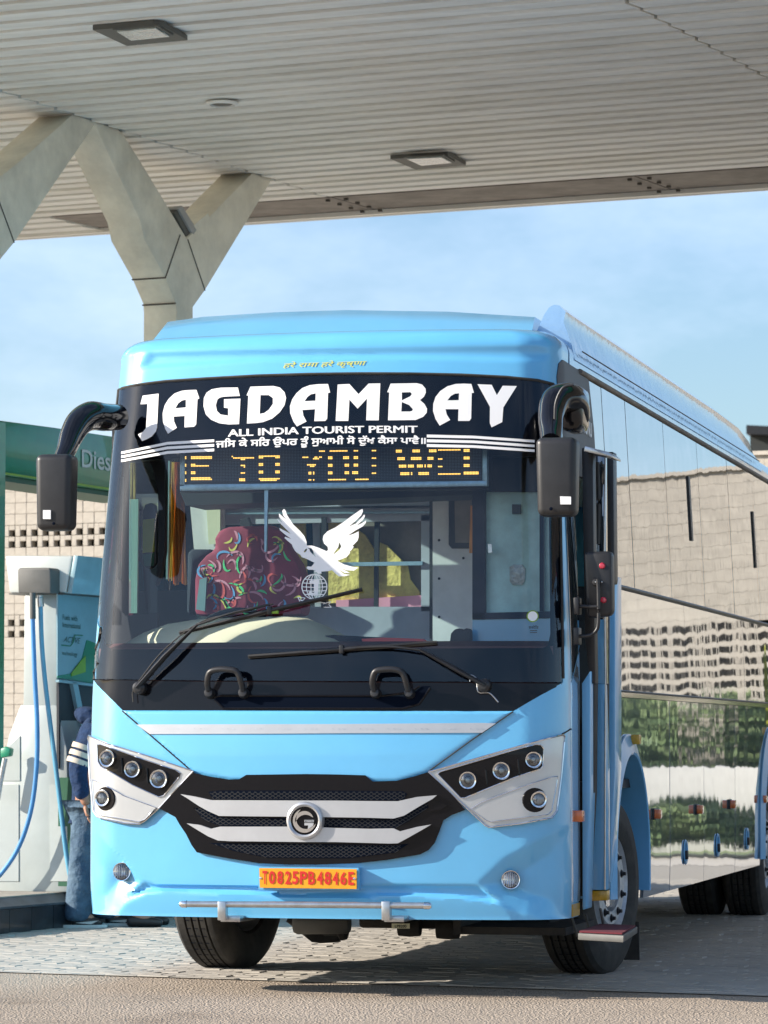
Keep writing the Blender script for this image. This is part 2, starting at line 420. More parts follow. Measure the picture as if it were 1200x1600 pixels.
# ================================================================== SETTING
def groundmat():
    m = mat('asphalt', (.36, .30, .25), .9); N = m.node_tree; p = N.nodes['Principled BSDF']; t = N.nodes.new('ShaderNodeTexCoord')
    def noise(sc, det, ro=.6):
        n = N.nodes.new('ShaderNodeTexNoise'); n.inputs['Scale'].default_value = sc; n.inputs['Detail'].default_value = det; n.inputs['Roughness'].default_value = ro; N.links.new(t.outputs['Object'], n.inputs['Vector']); return n
    a = noise(.5, 5); b = noise(55, 3); v = N.nodes.new('ShaderNodeTexVoronoi'); v.inputs['Scale'].default_value = 75; N.links.new(t.outputs['Object'], v.inputs['Vector'])
    r1 = N.nodes.new('ShaderNodeValToRGB'); r1.color_ramp.elements[0].position = .3; r1.color_ramp.elements[1].position = .7
    r1.color_ramp.elements[0].color = (.40, .33, .26, 1); r1.color_ramp.elements[1].color = (.50, .42, .34, 1); N.links.new(a.outputs['Fac'], r1.inputs['Fac'])
    r2 = N.nodes.new('ShaderNodeValToRGB'); e = r2.color_ramp.elements; e[0].position = .3; e[0].color = (.55, .53, .50, 1); e[1].position = .62; e[1].color = (1.12, 1.1, 1.08, 1); N.links.new(b.outputs['Fac'], r2.inputs['Fac'])
    x = N.nodes.new('ShaderNodeMix'); x.data_type = 'RGBA'; x.blend_type = 'MULTIPLY'; x.inputs[0].default_value = .75
    N.links.new(r1.outputs['Color'], x.inputs[6]); N.links.new(r2.outputs['Color'], x.inputs[7]); sn = noise(.9, 8, .7); r3 = N.nodes.new('ShaderNodeValToRGB'); r3.color_ramp.elements[0].position = .33; r3.color_ramp.elements[0].color = (.62, .60, .58, 1); r3.color_ramp.elements[1].position = .46; r3.color_ramp.elements[1].color = (1, 1, 1, 1); N.links.new(sn.outputs['Fac'], r3.inputs['Fac'])
    x2 = N.nodes.new('ShaderNodeMix'); x2.data_type = 'RGBA'; x2.blend_type = 'MULTIPLY'; x2.inputs[0].default_value = .8; N.links.new(x.outputs[2], x2.inputs[6]); N.links.new(r3.outputs['Color'], x2.inputs[7]); N.links.new(x2.outputs[2], p.inputs['Base Color'])
    ad = N.nodes.new('ShaderNodeMath'); ad.operation = 'ADD'; N.links.new(v.outputs['Distance'], ad.inputs[0]); N.links.new(b.outputs['Fac'], ad.inputs[1])
    bp = N.nodes.new('ShaderNodeBump'); bp.inputs['Strength'].default_value = .9; bp.inputs['Distance'].default_value = .02; N.links.new(ad.outputs[0], bp.inputs['Height']); N.links.new(bp.outputs['Normal'], p.inputs['Normal'])
groundmat()
mat('paver', (.40, .37, .325), .9, var=.12, vscale=2.3, bump=.5, bscale=40, bdist=.006)
mat('paver_base', (.35, .32, .275), .95)
mat('far_concrete', (.50, .46, .40), .9, var=.12, vscale=.8)
def sheet(name, P, z, m):
    o = meshobj(name, [(p[0], p[1], z) for p in P], [tuple(range(len(P)))], m, smooth=False); tag(o, kind='structure'); return o
sheet('ground', [(-600, -600), (600, -600), (600, 1200), (-600, 1200)], 0, 'asphalt')
gp = gh(PZ([(150, 1525)], 0))[1][0]
sheet('paving_bed', [G(-14, gp), G(13, gp), G(13, 20), G(-14, 20)], .004, 'paver_base')
V = []; Fc = []
def pavers(h0, h1, g0, g1, pw=.205, pl=.105, gap=.004, base=.006, top=.010):
    j = 0; g = g0
    while g < g1:
        h = h0+(pw/2 if j % 2 else 0)
        while h < h1:
            dz = random.uniform(-.003, .003); tl = random.uniform(-.002, .002); k = len(V); c = .006
            a = (h+gap/2, g+gap/2); b = (h+pw-gap/2, g+pl-gap/2)
            for (u, t_, z) in ((a[0], a[1], base), (b[0], a[1], base), (b[0], b[1], base), (a[0], b[1], base), (a[0]+c, a[1]+c, top+dz+tl), (b[0]-c, a[1]+c, top+dz-tl), (b[0]-c, b[1]-c, top+dz-tl), (a[0]+c, b[1]-c, top+dz+tl)): V.append(G(u, t_, z))
            Fc.extend([(k+4, k+5, k+6, k+7), (k, k+1, k+5, k+4), (k+1, k+2, k+6, k+5), (k+2, k+3, k+7, k+6), (k+3, k, k+4, k+7)])
            h += pw
        g += pl; j += 1
pavers(-11, 9, gp, 14)
tag(meshobj('paving_stones', V, Fc, 'paver', smooth=False), kind='stuff')
sheet('forecourt', [G(-60, 17.5), G(60, 17.5), G(60, 60), G(-60, 60)], .008, 'far_concrete')

# ---------------------------------------------------------------- pump island
isl = empty('pump_island', G(-5.4, 9), 'raised grey island with a stone top edge and black tiled side under the fuel pump', 'kerb')
HE = float(gh(PZ([(0, 1462), (115, 1450)], 0))[0].mean()); IZ = .25
box('island_top', (-1.6, -6.6, .05), (-.12, 2.8, IZ), 'kerb_stone', isl, M=Matrix.Translation(G(HE, 9))@Matrix.Rotation(-AG, 4, 'Z'))
MI = Matrix.Translation(G(HE, 9))@Matrix.Rotation(-AG, 4, 'Z')
bm = bmesh.new()
prism('', [MI@Vector((-.13, -6.6, IZ-.004)), MI@Vector((.0, -6.6, IZ-.06)), MI@Vector((.0, -6.6, IZ-.075)), MI@Vector((-.13, -6.6, IZ-.075))], MI.to_3x3()@Vector((0, 9.4, 0)), '', bm=bm)
bmobj('edge_stone', bm, 'slate', isl)
tile = None
for k in range(31):
    if tile is None:
        bm = bmesh.new(); add_box(bm, (-.02, 0, 0), (0, .296, IZ-.082)); me = bpy.data.meshes.new('tile'); bm.to_mesh(me); bm.free(); me.materials.append(MATS['kerb_tile']); tile = me
    o = bpy.data.objects.new('tile', tile); COL.objects.link(o); o.matrix_world = MI@Matrix.Translation((random.uniform(-.006, -.002), -6.6+k*.302, .003)); bpy.context.view_layer.update(); mw = o.matrix_world.copy(); child(o, isl); 
box('island_core', (-1.58, -6.58, .0), (-.028, 2.78, .2), 'under_black', isl, M=MI)

# ---------------------------------------------------------------- canopy
H = 6.2
gfar = gh(PZ([(600, 334)], H))[1][0]; gd1 = gh(PZ([(600, 301)], H))[1][0]; gd2 = gh(PZ([(600, 328)], H))[1][0]
h1 = gh(PZ([(147, 184), (270, 231)], H))[0].mean(); h2 = gh(PZ([(990, 0), (1200, 125)], H))[0].mean()
GN = 2.7; HL, HR = -11.0, 20.0
can = empty('forecourt_canopy', G(0, 7, H), 'wide pale metal canopy roof with slatted soffit spanning above the bus', 'canopy')
PIT = .275
nsl = int((gd1-GN)/PIT)
slat_me = {}
def slat(ha, hb, g, wdt, mm, z=H):
    V = [G(ha, g, z-.020), G(hb, g, z-.020), G(hb, g+wdt-.012, z-.002), G(ha, g+wdt-.012, z-.002), G(ha, g, z+.02), G(hb, g, z+.02), G(hb, g+wdt-.012, z+.02), G(ha, g+wdt-.012, z+.02)]
    return meshobj('slat', V, [(0, 3, 2, 1), (4, 5, 6, 7), (0, 1, 5, 4), (1, 2, 6, 5), (2, 3, 7, 6), (3, 0, 4, 7)], mm, can, smooth=False)
g0 = gd1-nsl*PIT
for (ha, hb) in ((HL, h1-.012), (h1+.012, h2-.012), (h2+.012, HR)):
    for k in range(nsl): slat(ha, hb, g0+k*PIT+random.uniform(-.003, .003), PIT, random.choice(['canopy_metal', 'canopy_metal', 'canopy_metal_b']), H+random.uniform(-.003, .003))
hdl = gh(PZ([(75, 336)], H))[0][0]
# dark service strip near the far edge, in bolted lengths
hb0 = hdl; jr = [hdl+.9]; x = hb0
while x < HR:
    x2 = min(x+2.9, HR)
    slat(x, x2-.02, gd1+.02, gd2-gd1-.02, 'canopy_dark', H+.012)
    x = x2
bm = bmesh.new(); x = hb0+2.9
while x < HR:
    for e in (-.10, .08):
        for q in range(4):
            gg = gd1+.12+q*(gd2-gd1-.2)/3; c = Vector(G(x+e, gg, H-.02)); add_box(bm, c-Vector((.018, .018, .006)), c+Vector((.018, .018, .012)))
    x += 2.9
tag(bmobj('bolt_heads', bm, 'canopy_joint', can), kind='stuff')
for q in range(3): slat(HL, hdl-.02, gd1+.02+q*(gd2-gd1)/3, (gd2-gd1)/3, 'canopy_metal')
slat(HL, HR, gd2+.01, gfar-gd2-.01, 'canopy_metal_b', H-.01)
MC = Matrix.Rotation(-AG, 4, 'Z')
box('deck', (HL, GN, H+.03), (HR, gfar-.01, H+.22), 'canopy_joint', can, M=MC)
box('fascia', (HL, gfar, H-.015), (HR, gfar+.05, H+.9), 'canopy_metal', can, M=MC)
box('fascia', (HL, GN-.06, H-.08), (HR, GN-.005, H+.9), 'green_paint', can, M=MC)
box('roof_sheet', (HL, GN, H+.9), (HR, gfar, H+.95), 'canopy_metal_b', can, M=MC)

# ceiling lights
def ceil_light(outer, inner, label):
    P = PZ(outer, H-.02); c = P.mean(0); t = empty('ceiling_light', tuple(c), label, 'ceiling light', 'square lights set in the canopy soffit')
    prism('frame', [p for p in P], (0, 0, -.035), 'lamp_frame', t)
    Q = PZ(inner, H-.056)
    prism('rim', [tuple(c+(np.array(q)-Q.mean(0))*1.0+np.array([0, 0, 0])*0+(Q.mean(0)-c)) for q in Q], (0, 0, -.012), 'lamp_frame', t)
    cc = Q.mean(0); R = [cc+(q-cc)*.86 for q in Q]
    prism('diffuser', [(p[0], p[1], H-.069) for p in R], (0, 0, -.01), 'lamp_glass', t)
ceil_light([(145, 39), (240, 31), (255, 33), (293, 55), (198, 64)], [(176, 44), (246, 38), (271, 53), (202, 60)], 'larger square soffit lamp in dark frame above the Y column at upper left')
ceil_light([(610, 242), (700, 237), (706, 239), (728, 252), (650, 259)], [(630, 244), (693, 241), (711, 251), (656, 256)], 'smaller square soffit lamp near the far canopy edge above the bus roof')
P = PZ([(347, 160)], H-.02)[0]
t = empty('round_ceiling_light', tuple(P), 'small round recessed light with pale ring in the canopy soffit', 'ceiling light')
lathe('ring', [(.0, .0), (.12, 0), (.128, -.008), (.122, -.022), (.098, -.024), (.094, -.004), (0, -.004)], Matrix.Translation(P), 'canopy_metal', t)
lathe('lens', [(0, -.018), (.07, -.018), (.092, -.008)], Matrix.Translation(P), 'lamp_frame', t)

# ---------------------------------------------------------------- Y columns
T2 = PZ([(147, 174), (426, 291)], H); hc, gc = gh(T2); HC = h1+.0
HCF = float(hc.mean())
ypx = [(426, 291), (395, 276), (328, 338), (292, 372), (260, 319), (220, 252), (192, 208), (183, 189), (147, 174), (172, 245), (220, 345), (226, 374), (259, 434), (275, 472), (276, 486), (276, 620), (302, 620), (302, 480), (320, 455)]
YP = [list(p) for p in PH(ypx, HCF)]
for i in (0, 1, 7, 8): YP[i][2] = H-.005
for i in (15, 16): YP[i][2] = 0
YP = [tuple(p) for p in YP]
LG = gh(PH([(426, 291)], HCF))[1][0]-gh(PH([(152, 176)], HCF))[1][0]
def column(P, sh, label):
    t = empty('canopy_column', tuple(np.array(P[15])+GD*sh), label, 'column', 'Y shaped columns carrying the canopy')
    PP = [tuple(np.array(p)+GD*sh) for p in P]
    prism('concrete_frame', PP, tuple(-HD*.31), 'concrete_paint', t, bev=.012)
    def seam(a, b):
        A = PH([a], HCF)[0]+GD*sh+HD*.002; B = PH([b], HCF)[0]+GD*sh+HD*.002
        tube('joint', [A, B], .006, 'canopy_joint', t, seg=5, smooth_path=False)
    seam((281, 367), (258, 434)); seam((293, 374), (320, 454))
    A = PH([(259, 434)], HCF)[0]+GD*sh-GD*.006; tube('joint', [A, A-HD*.31], .007, 'canopy_joint', t, seg=5, smooth_path=False)
    A = PH([(275, 474)], HCF)[0]+GD*sh-GD*.006; tube('joint', [A, A-HD*.31], .007, 'canopy_joint', t, seg=5, smooth_path=False)
    return t
column(YP, 0, 'pale concrete Y column rising just behind the left corner of the bus roof')
column(YP, -LG, 'pale concrete Y column cut by the left edge, only its sloping arm in view')
fl = empty('flood_light', tuple(PH([(290, 350)], HCF-.1)[0]), 'white box flood light fixed in the fork of the Y column', 'lamp')
prism('lamp_body', [tuple(p) for p in PH([(272, 332), (278, 326), (303, 364), (292, 371)], HCF-.02)], tuple(-HD*.22), 'lamp_frame', fl, bev=.008)
prism('lamp_face', [tuple(p) for p in PH([(279, 326), (285, 321), (308, 358), (303, 369)], HCF+.0)], tuple(-HD*.2), 'white_kerb', fl, bev=.008)
prism('bracket', [tuple(p) for p in PH([(303, 352), (325, 333), (328, 342), (309, 362)], HCF+.004)], tuple(-HD*.26), 'concrete_paint', fl)

# ---------------------------------------------------------------- green canopy sign over the pumps
HS = -5.80
sg = empty('fuel_sign', tuple(PH([(80, 760)], HS)[0]), 'green fuel sign beam with white lettering, partly hidden by the left bus mirror', 'sign')
sp = PH([(-14, 655), (85, 668), (230, 690), (230, 776), (8, 742), (-14, 739)], HS); zt = sp[0][2]
prism('sign_board', [tuple(p) for p in sp], tuple(-HD*.5), 'green_paint', sg, bev=.01)
prism('lower_band', [tuple(p) for p in PH([(-14, 741), (8, 744), (230, 778), (230, 784), (8, 752), (-14, 749)], HS-.03)], tuple(-HD*.42), 'dark_green', sg)
prism('trim', [tuple(p) for p in PH([(8, 738), (230, 771), (230, 774), (8, 741)], HS+.012)], tuple(-HD*.011), 'leaf_green', sg)
pp = PH([(-16, 660), (9, 660)], HS+.02); pp2 = [tuple(pp[0]), tuple(pp[1]), (pp[1][0], pp[1][1], .2), (pp[0][0], pp[0][1], .2)]
prism('post', pp2, tuple(-HD*.3), 'green_paint', sg)
Vt, Ft = text2d('Diesel', bold=.012)
Q = textpx(Vt, [(128, 730), (190, 739), (190, 707), (128, 702)])
meshobj('lettering', PH(Q, HS+.006), Ft, 'pump_light', sg, smooth=False)

# ---------------------------------------------------------------- fuel pump
GP = 5.45
def PG(px, g=GP): return [tuple(p) for p in PGp(px, g)]
pump = empty('fuel_pump', tuple(PGp([(60, 1393)], GP)[0]), 'tall pale fuel pump with blue hoses standing on the island beside the bus', 'fuel pump')
ped = PG([(-12, 1394), (110, 1394), (104, 1170), (89, 1101), (32, 1101), (13, 1150), (-6, 1250)])
prism('pedestal', ped, tuple(GD*1.2), 'pump_white', pump, bev=.012)
prism('tower', PG([(38, 922), (88, 922), (89, 1103), (36, 1103)]), tuple(GD*1.2), 'pump_white', pump, bev=.01)
prism('head', PG([(7, 868), (113, 868), (103, 927), (14, 927)]), tuple(GD*1.25), 'pump_light', pump, bev=.02)
prism('head_side', PG([(115, 868), (122, 868), (112, 927), (105, 927)], GP+.004), tuple(GD*1.2), 'pump_blue', pump, bev=.004)
prism('hose_outlet_cover', PG([(27, 890), (30, 887), (76, 887), (79, 890), (79, 927), (28, 927)], GP-.13), tuple(GD*.15), 'pump_grey', pump, bev=.012)
prism('underside_lip', PG([(14, 927), (100, 927), (100, 929), (14, 929)], GP-.01), tuple(GD*.7), 'pump_grey', pump)
for q in ([(1, 1226), (29, 1226), (29, 1377), (-4, 1377)], [(77, 1226), (103, 1226), (107, 1377), (78, 1377)], [(10, 1170), (31, 1150), (31, 1220), (2, 1220)]):
    prism('access_panel', PG(q, GP-.006), tuple(GD*.005), 'pump_white', pump)
hh = float(gh(PGp([(89, 1000)], GP))[0][0])+.012
def PHp(px, h=hh): return [tuple(p) for p in PH(px, h)]
prism('poster_panel', PHp([(90, 927), (165, 934), (165, 1070), (90, 1058)]), tuple(-HD*.011), 'pump_blue', pump)
prism('poster_green', PHp([(90, 1059), (165, 1071), (165, 1005), (150, 1005), (136, 1000), (128, 1030), (112, 1052), (90, 1056)], hh+.005), tuple(-HD*.004), 'green_paint', pump)
prism('poster_leaf', PHp([(112, 1052), (124, 1036), (134, 1024), (134, 1050), (112, 1057)], hh+.01), tuple(-HD*.004), 'leaf_green', pump)
for s, q, sh in (('Fuels with', [(98, 968), (121, 971), (121, 963), (98, 960)], 0), ('International', [(98, 980), (126, 983), (126, 975), (98, 972)], 0), ('ACTIVE', [(99, 1003), (125, 1006), (126, 997), (101, 994)], .2), ('technology', [(97, 1025), (121, 1028), (121, 1019), (97, 1017)], 0)):
    Vt, Ft = text2d(s, bold=.01, shear=sh); meshobj('lettering', PH(textpx(Vt, q), hh+.003), Ft, 'poster_text', pump, smooth=False)
for L in ([(96, 1008), (110, 1009.5), (113, 1006), (117, 992.5), (129, 993)],): tube('logo_line', [Vector(p) for p in PH(L, hh+.005)], .004, 'green_paint', pump, seg=4, smooth_path=False)
prism('display_unit', PHp([(92, 1064), (165, 1074), (165, 1230), (92, 1200)], hh+.02), tuple(-HD*.019), 'interior_dark', pump)
prism('display_frame', PHp([(113, 1064), (121, 1065), (140, 1160), (132, 1160)], hh+.05), tuple(-HD*.029), 'pump_blue', pump)
prism('display_frame', PHp([(92, 1062), (165, 1071), (165, 1075), (92, 1066)], hh+.05), tuple(-HD*.029), 'pump_blue', pump)
prism('lower_panel', PHp([(114, 1215), (165, 1222), (165, 1392), (114, 1385)], hh+.13), tuple(-HD*.12), 'dark_green', pump)
hp = PG([(51, 928), (51, 966), (54, 1050), (58, 1130), (57, 1200), (48, 1268), (28, 1326), (-3, 1370), (-30, 1385)], GP-.14)
hs = tube('hose', hp, .0175, 'hose_blue', pump, up=(0, 1, 0)); hs['label'] = 'bright blue hose curving to the left'
tube('hose_sleeve', PG([(51, 926), (51, 946), (51.3, 967)], GP-.14), .022, 'pump_grey', hs)
hs = tube('hose', PG([(63, 932), (65, 1000), (70, 1060), (77, 1120), (86, 1190), (95, 1265), (103, 1330), (111, 1375), (121, 1397)], GP-.09), .0175, 'hose_teal', pump, up=(0, 1, 0)); hs['label'] = 'teal hose running down to the right'
tube('hose_coupling', PG([(63, 929), (63, 938), (64, 948)], GP-.09), .024, 'aluminium', hs)
nzl = empty('fuel_nozzle', PG([(8, 1180)], GP-.1)[0], 'silver and green fuel nozzle hanging at the far left of the pump', 'fuel nozzle')
tube('spout', PG([(8, 1185), (2, 1215), (-4, 1250)], GP-.1), .02, 'aluminium', nzl); prism('handle', PG([(0, 1170), (8, 1166), (16, 1170), (14, 1182), (0, 1184)], GP-.14), tuple(GD*.06), 'green_paint', nzl, bev=.01)

# ---------------------------------------------------------------- stone lattice wall behind
GW = 25.0
wall = empty('stone_wall', G(-11, GW), 'long pale stone block wall with rows of small square openings behind the pump', 'wall')
BW, BH, Z0 = .174, .1515, .05
hv = gh(PGp([(-5, 900), (150, 900)], GW))[0]; zr = PGp([(70, 1185), (70, 745)], GW)[:, 2]
cA, cB = int((hv[0])//BW), int((hv[1])//BW)+1
def hole(c, r):
    if -4 < c*BW < 8: return r in (13, 14, 15, 16, 17, 18, 19)
    return r in (18, 19, 26, 27)
def unit(a, b, name):
    bm = bmesh.new(); add_box(bm, a, b); bmesh.ops.bevel(bm, geom=[e for e in bm.edges if all(v.co.y < a[1]+.01 for v in e.verts)], offset=.005, segments=1, affect='EDGES')
    me = bpy.data.meshes.new(name); bm.to_mesh(me); bm.free(); me.materials.append(MATS['wall_stone']); return me
ufull = unit((.0015, 0, .0015), (BW-.0015, .12, BH-.0015), 'stone_block'); uh1 = unit((.003, 0, .003), (.078, .12, BH-.003), 'stone_block'); uh2 = unit((.079, 0, .088), (BW-.003, .12, BH-.003), 'stone_block')
V = []; Fc = []
RM = Matrix.Rotation(-AG, 4, 'Z'); WM = wall.matrix_basis.copy()
NR = 32
def jb(h0, h1_, z0, z1):
    d = random.uniform(0, .007); k = len(V)
    for (h_, g_, z_) in ((h0, GW+d, z0), (h1_, GW+d, z0), (h1_, GW+d, z1), (h0, GW+d, z1), (h0, GW+.12, z0), (h1_, GW+.12, z0), (h1_, GW+.12, z1), (h0, GW+.12, z1)): V.append(G(h_, g_, z_))
    Fc.extend([(k, k+1, k+2, k+3), (k+1, k+5, k+6, k+2), (k+5, k+4, k+7, k+6), (k+4, k, k+3, k+7), (k+3, k+2, k+6, k+7), (k+4, k+5, k+1, k)])
near = 0
for r in range(NR):
    z = Z0+r*BH-BH/2
    for c in range(int(-20/BW), int(14/BW)):
        h = c*BW
        vis = cA <= c <= cB and zr[0] < z < zr[1]
        if vis and near < 295:
            for me in ([ufull] if not hole(c, r) else [uh1, uh2]):
                o = bpy.data.objects.new('stone_block', me); COL.objects.link(o); o.parent = wall; o.matrix_parent_inverse = WM.inverted()
                o.matrix_basis = Matrix.Translation(G(h, GW+random.uniform(0, .007), z))@RM; near += 1
        elif not hole(c, r): jb(h+.0015, h+BW-.0015, z+.0015, z+BH-.0015)
        elif -4 < h < 8 and r < 25:
            if c % 3 == 0: jb(h+.003, h+.14, z+.003, z+BH-.003)
            jb(h, h+BW, z+.085, z+BH-.002)
        else: jb(h+.003, h+.078, z+.003, z+BH-.003); jb(h+.079, h+BW-.003, z+.088, z+BH-.003)
tag(meshobj('stone_blocks', V, Fc, 'wall_stone', wall, smooth=False), kind='stuff')
box('wall_core', (-20, GW+.35, 0), (14, GW+.45, Z0+NR*BH-BH/2), 'wall_hole', wall, M=MC)
box('mortar_bed', (-20, GW+.05, 0), (14, GW+.115, Z0+12.5*BH), 'mortar', wall, M=MC)
box('coping', (-20, GW-.05, Z0+NR*BH-BH/2), (14, GW+.5, Z0+NR*BH-BH/2+.05), 'wall_stone', wall, M=MC)

# greenery and kerb at the foot of the wall, beyond the far side of the bus (seen mirrored in its side)
def leaves(name, c_h, c_g, sh, sg_, z0, z1, n, m, parent=None, size=.06):
    V = []; Fc = []
    for i in range(n):
        u = random.gauss(0, .38); v_ = random.gauss(0, .38); zz = z0+(z1-z0)*random.random()**.8
        zz += .12*math.sin(u*9)+.08*math.sin(v_*7+u*15)
        c = Vector(G(c_h+max(-1, min(1, u))*sh, c_g+max(-1, min(1, v_))*sg_, max(.05, zz)))
        a = Vector((random.gauss(0, 1), random.gauss(0, 1), random.gauss(0, 1))).normalized()*size*random.uniform(.6, 1.4); b = a.orthogonal().normalized()*size*.5
        k = len(V); V += [c-a, c+b, c+a, c-b]; Fc.append((k, k+1, k+2, k+3))
    o = meshobj(name, V, Fc, m, parent, smooth=False); return o
for i, (hh_, gg_, sh_, sg_, zt_, n_, mm_, lab) in enumerate(((-2.2, 23.6, 1.3, .6, 1.9, 6000, 'hedge_leaf', 'dense green shrub at the foot of the stone wall behind the tail of the bus'), (.6, 23.6, 1.4, .6, 1.8, 6000, 'hedge_leaf', 'rounded green shrub at the foot of the stone wall right of the bus tail'), (4.2, 23.4, 2.2, .6, 1.7, 7000, 'hedge_leaf', 'long green shrub at the foot of the stone wall far right'), (1.2, 20.2, 3.2, .5, .5, 7000, 'hedge_leaf', 'low clipped green border planting in front of the low white wall'), (-1.7, 19.5, .35, .3, 2.3, 2500, 'yellow_leaf', 'thin yellow green bush standing in front of the shrubs'))):
    b = empty('shrub', G(hh_, gg_, 0), lab, 'shrub'); f = leaves('foliage', hh_, gg_, sh_, sg_, .15, zt_, n_*2, mm_, b, size=.085)
    for q in range(4): tube('stem', [G(hh_+random.uniform(-.2, .2), gg_, 0), G(hh_+random.uniform(-.5, .5), gg_+random.uniform(-.2, .2), zt_*.7)], [.03, .012], 'bark', b, seg=6, smooth_path=False)
kb = box('low_white_wall', (-4, 21.9, 0), (12, 22.1, 1.02), 'white_kerb', None, bev=.02, M=MC); tag(kb, 'low white painted wall in front of the shrubs', 'wall')
gr = sheet('grass_strip', [G(-4, 20.6), G(12, 20.6), G(12, 21.9), G(-4, 21.9)], .012, 'hedge_leaf')
# dark roof far off at the right edge
db = empty('distant_building', (35, 150, 0), 'dark blurred building top showing above the bus roof at the right edge', 'building')
dp = PY([(1172, 668), (1330, 676), (1330, 1150), (1172, 1150)], 150.0)
prism('wall', [tuple(p) for p in dp], (0, 14, 0), 'dark_roof', db); dp = PY([(1166, 664), (1340, 672), (1340, 684), (1166, 678)], 149.0); prism('roof', [tuple(p) for p in dp], (0, 16, 0), 'satin_black', db)

for i, (px_, lab) in enumerate((((360, 1528), 'curled dry leaf lying on the joint between paving and asphalt, left of the bus shadow'), ((512, 1531), 'small dry leaf on the asphalt joint in front of the bus centre'), ((668, 1583), 'tiny dark pebble of leaf litter on the open asphalt at the bottom'))):
    c = PZ([px_], .014)[0]; bm = bmesh.new(); n_ = 8
    top = [bm.verts.new(Vector((c[0]+.035*(k/n_-.5)*1.6, c[1]+.014*math.sin(PI*k/n_)*sg_, c[2]+.012*math.sin(PI*k/n_)+.004))) for sg_ in (1, -1) for k in range(n_+1)]
    for k in range(n_): bm.faces.new((top[k], top[k+1], top[n_+2+k], top[n_+1+k])) if k not in (0, n_-1) or True else None
    lf = bmobj('dry_leaf', bm, 'bark', None, smooth=True); tag(lf, lab, 'leaf', 'dry leaves on the ground')
# ---------------------------------------------------------------- people
def skinned(name, J, E, m, parent=None, sub=2, M=None, root=0):
    me = bpy.data.meshes.new(name); me.from_pydata([Vector(j[0]) for j in J], E, []); o = bpy.data.objects.new(name, me); COL.objects.link(o)
    md = o.modifiers.new('s', 'SKIN'); 
    for i, j in enumerate(J):
        sv = me.skin_vertices[0].data[i]; r = j[1]; sv.radius = r if isinstance(r, tuple) else (r, r); sv.use_root = (i == root)
    ss = o.modifiers.new('u', 'SUBSURF'); ss.levels = sub; ss.render_levels = sub
    dg = bpy.context.evaluated_depsgraph_get(); m2 = bpy.data.meshes.new_from_object(o.evaluated_get(dg)); bpy.data.objects.remove(o); bpy.data.meshes.remove(me)
    if M is not None: m2.transform(M)
    m2.name = name
    return finish(name, m2, m, parent, True, 180)
def ellip(name, c, r, m, parent, M, rot=None, seg=20):
    bm = bmesh.new(); bmesh.ops.create_uvsphere(bm, u_segments=seg, v_segments=seg//2+2, radius=1)
    T = Matrix.Translation(c)@(rot.to_4x4() if rot else Matrix.Identity(4))@Matrix.Diagonal((*r, 1)); bmesh.ops.transform(bm, matrix=M@T, verts=bm.verts); return bmobj(name, bm, m, parent, angle=180)
def hand(parent, M, wrist, palm_dir, finger_dir):
    f = Vector(finger_dir).normalized(); s_ = Vector(palm_dir).normalized(); n = f.cross(s_); W = Vector(wrist)
    J = [(W, .022), (W+f*.045, (.036, .016)), (W+f*.09, (.036, .014))]; E = [(0, 1), (1, 2)]
    o = skinned('hand', J, E, 'skin', parent, 2, M)
    for k, (off, ln) in enumerate(((-.028, .07), (-.010, .08), (.009, .075), (.027, .058))):
        b = W+f*.088+s_*off; skinned('finger', [(b, .0085), (b+f*ln*.45+n*.01, .008), (b+f*ln*.75+n*.03, .0075), (b+f*ln*.9+n*.05, .006)], [(0, 1), (1, 2), (2, 3)], 'skin', o, 1, M)
    b = W+f*.03-s_*.03; skinned('thumb', [(b, .011), (b-s_*.02+f*.03, .010), (b-s_*.02+f*.055+n*.015, .008)], [(0, 1), (1, 2)], 'skin', o, 1, M)
def camM(px, ground=0.0):
    p = PZ([px], ground)[0]; return Matrix(((RGT[0], -RGT[1], 0, p[0]), (RGT[1], RGT[0], 0, p[1]), (0, 0, 1, p[2]), (0, 0, 0, 1)))
# local axes: x = right in the view, y = away, z = up
M1 = camM((141, 1450))
pr = empty('person', tuple(M1.translation), 'person in blue hoodie with cream sleeve stripes and faded jeans bending beside the fuel pump', 'person')
J = [((.02, .0, .93), (.13, .12)), ((.03, 0, 1.12), (.14, .12)), ((.07, 0, 1.36), (.15, .12)), ((.14, 0, 1.52), .06), ((.20, .0, 1.60), (.075, .09)), ((.23, 0, 1.68), (.085, .1)), ((.22, 0, 1.74), (.06, .07)),
     ((-.02, -.10, .86), .095), ((-.05, -.10, .50), .062), ((-.08, -.10, .10), .045), ((.04, -.12, .05), (.04, .035)), ((.1, .12, .86), .095), ((.12, .12, .48), .062), ((.10, .12, .10), .045), ((.22, .12, .05), (.04, .035)),
     ((.03, -.2, 1.36), .06), ((-.06, -.24, 1.10), .05), ((-.01, -.26, .86), .036), ((.14, .2, 1.36), .06), ((.22, .26, 1.12), .05), ((.38, .24, 1.05), .036)]
E = [(0, 1), (1, 2), (2, 3), (3, 4), (4, 5), (5, 6), (0, 7), (7, 8), (8, 9), (9, 10), (0, 11), (11, 12), (12, 13), (13, 14), (2, 15), (15, 16), (16, 17), (2, 18), (18, 19), (19, 20)]
body = skinned('body', J, E, 'skin', pr, 2, M1)
J = [((.02, 0, .90), (.17, .15)), ((.02, 0, 1.1), (.17, .155)), ((.06, 0, 1.36), (.175, .15)), ((.12, 0, 1.47), (.10, .11)), ((.01, -.19, 1.38), .085), ((-.08, -.25, 1.12), .075), ((-.03, -.27, .90), .055), ((.14, .19, 1.38), .085), ((.22, .26, 1.12), .07), ((.36, .24, 1.06), .05), ((.02, 0, .84), (.155, .14))]
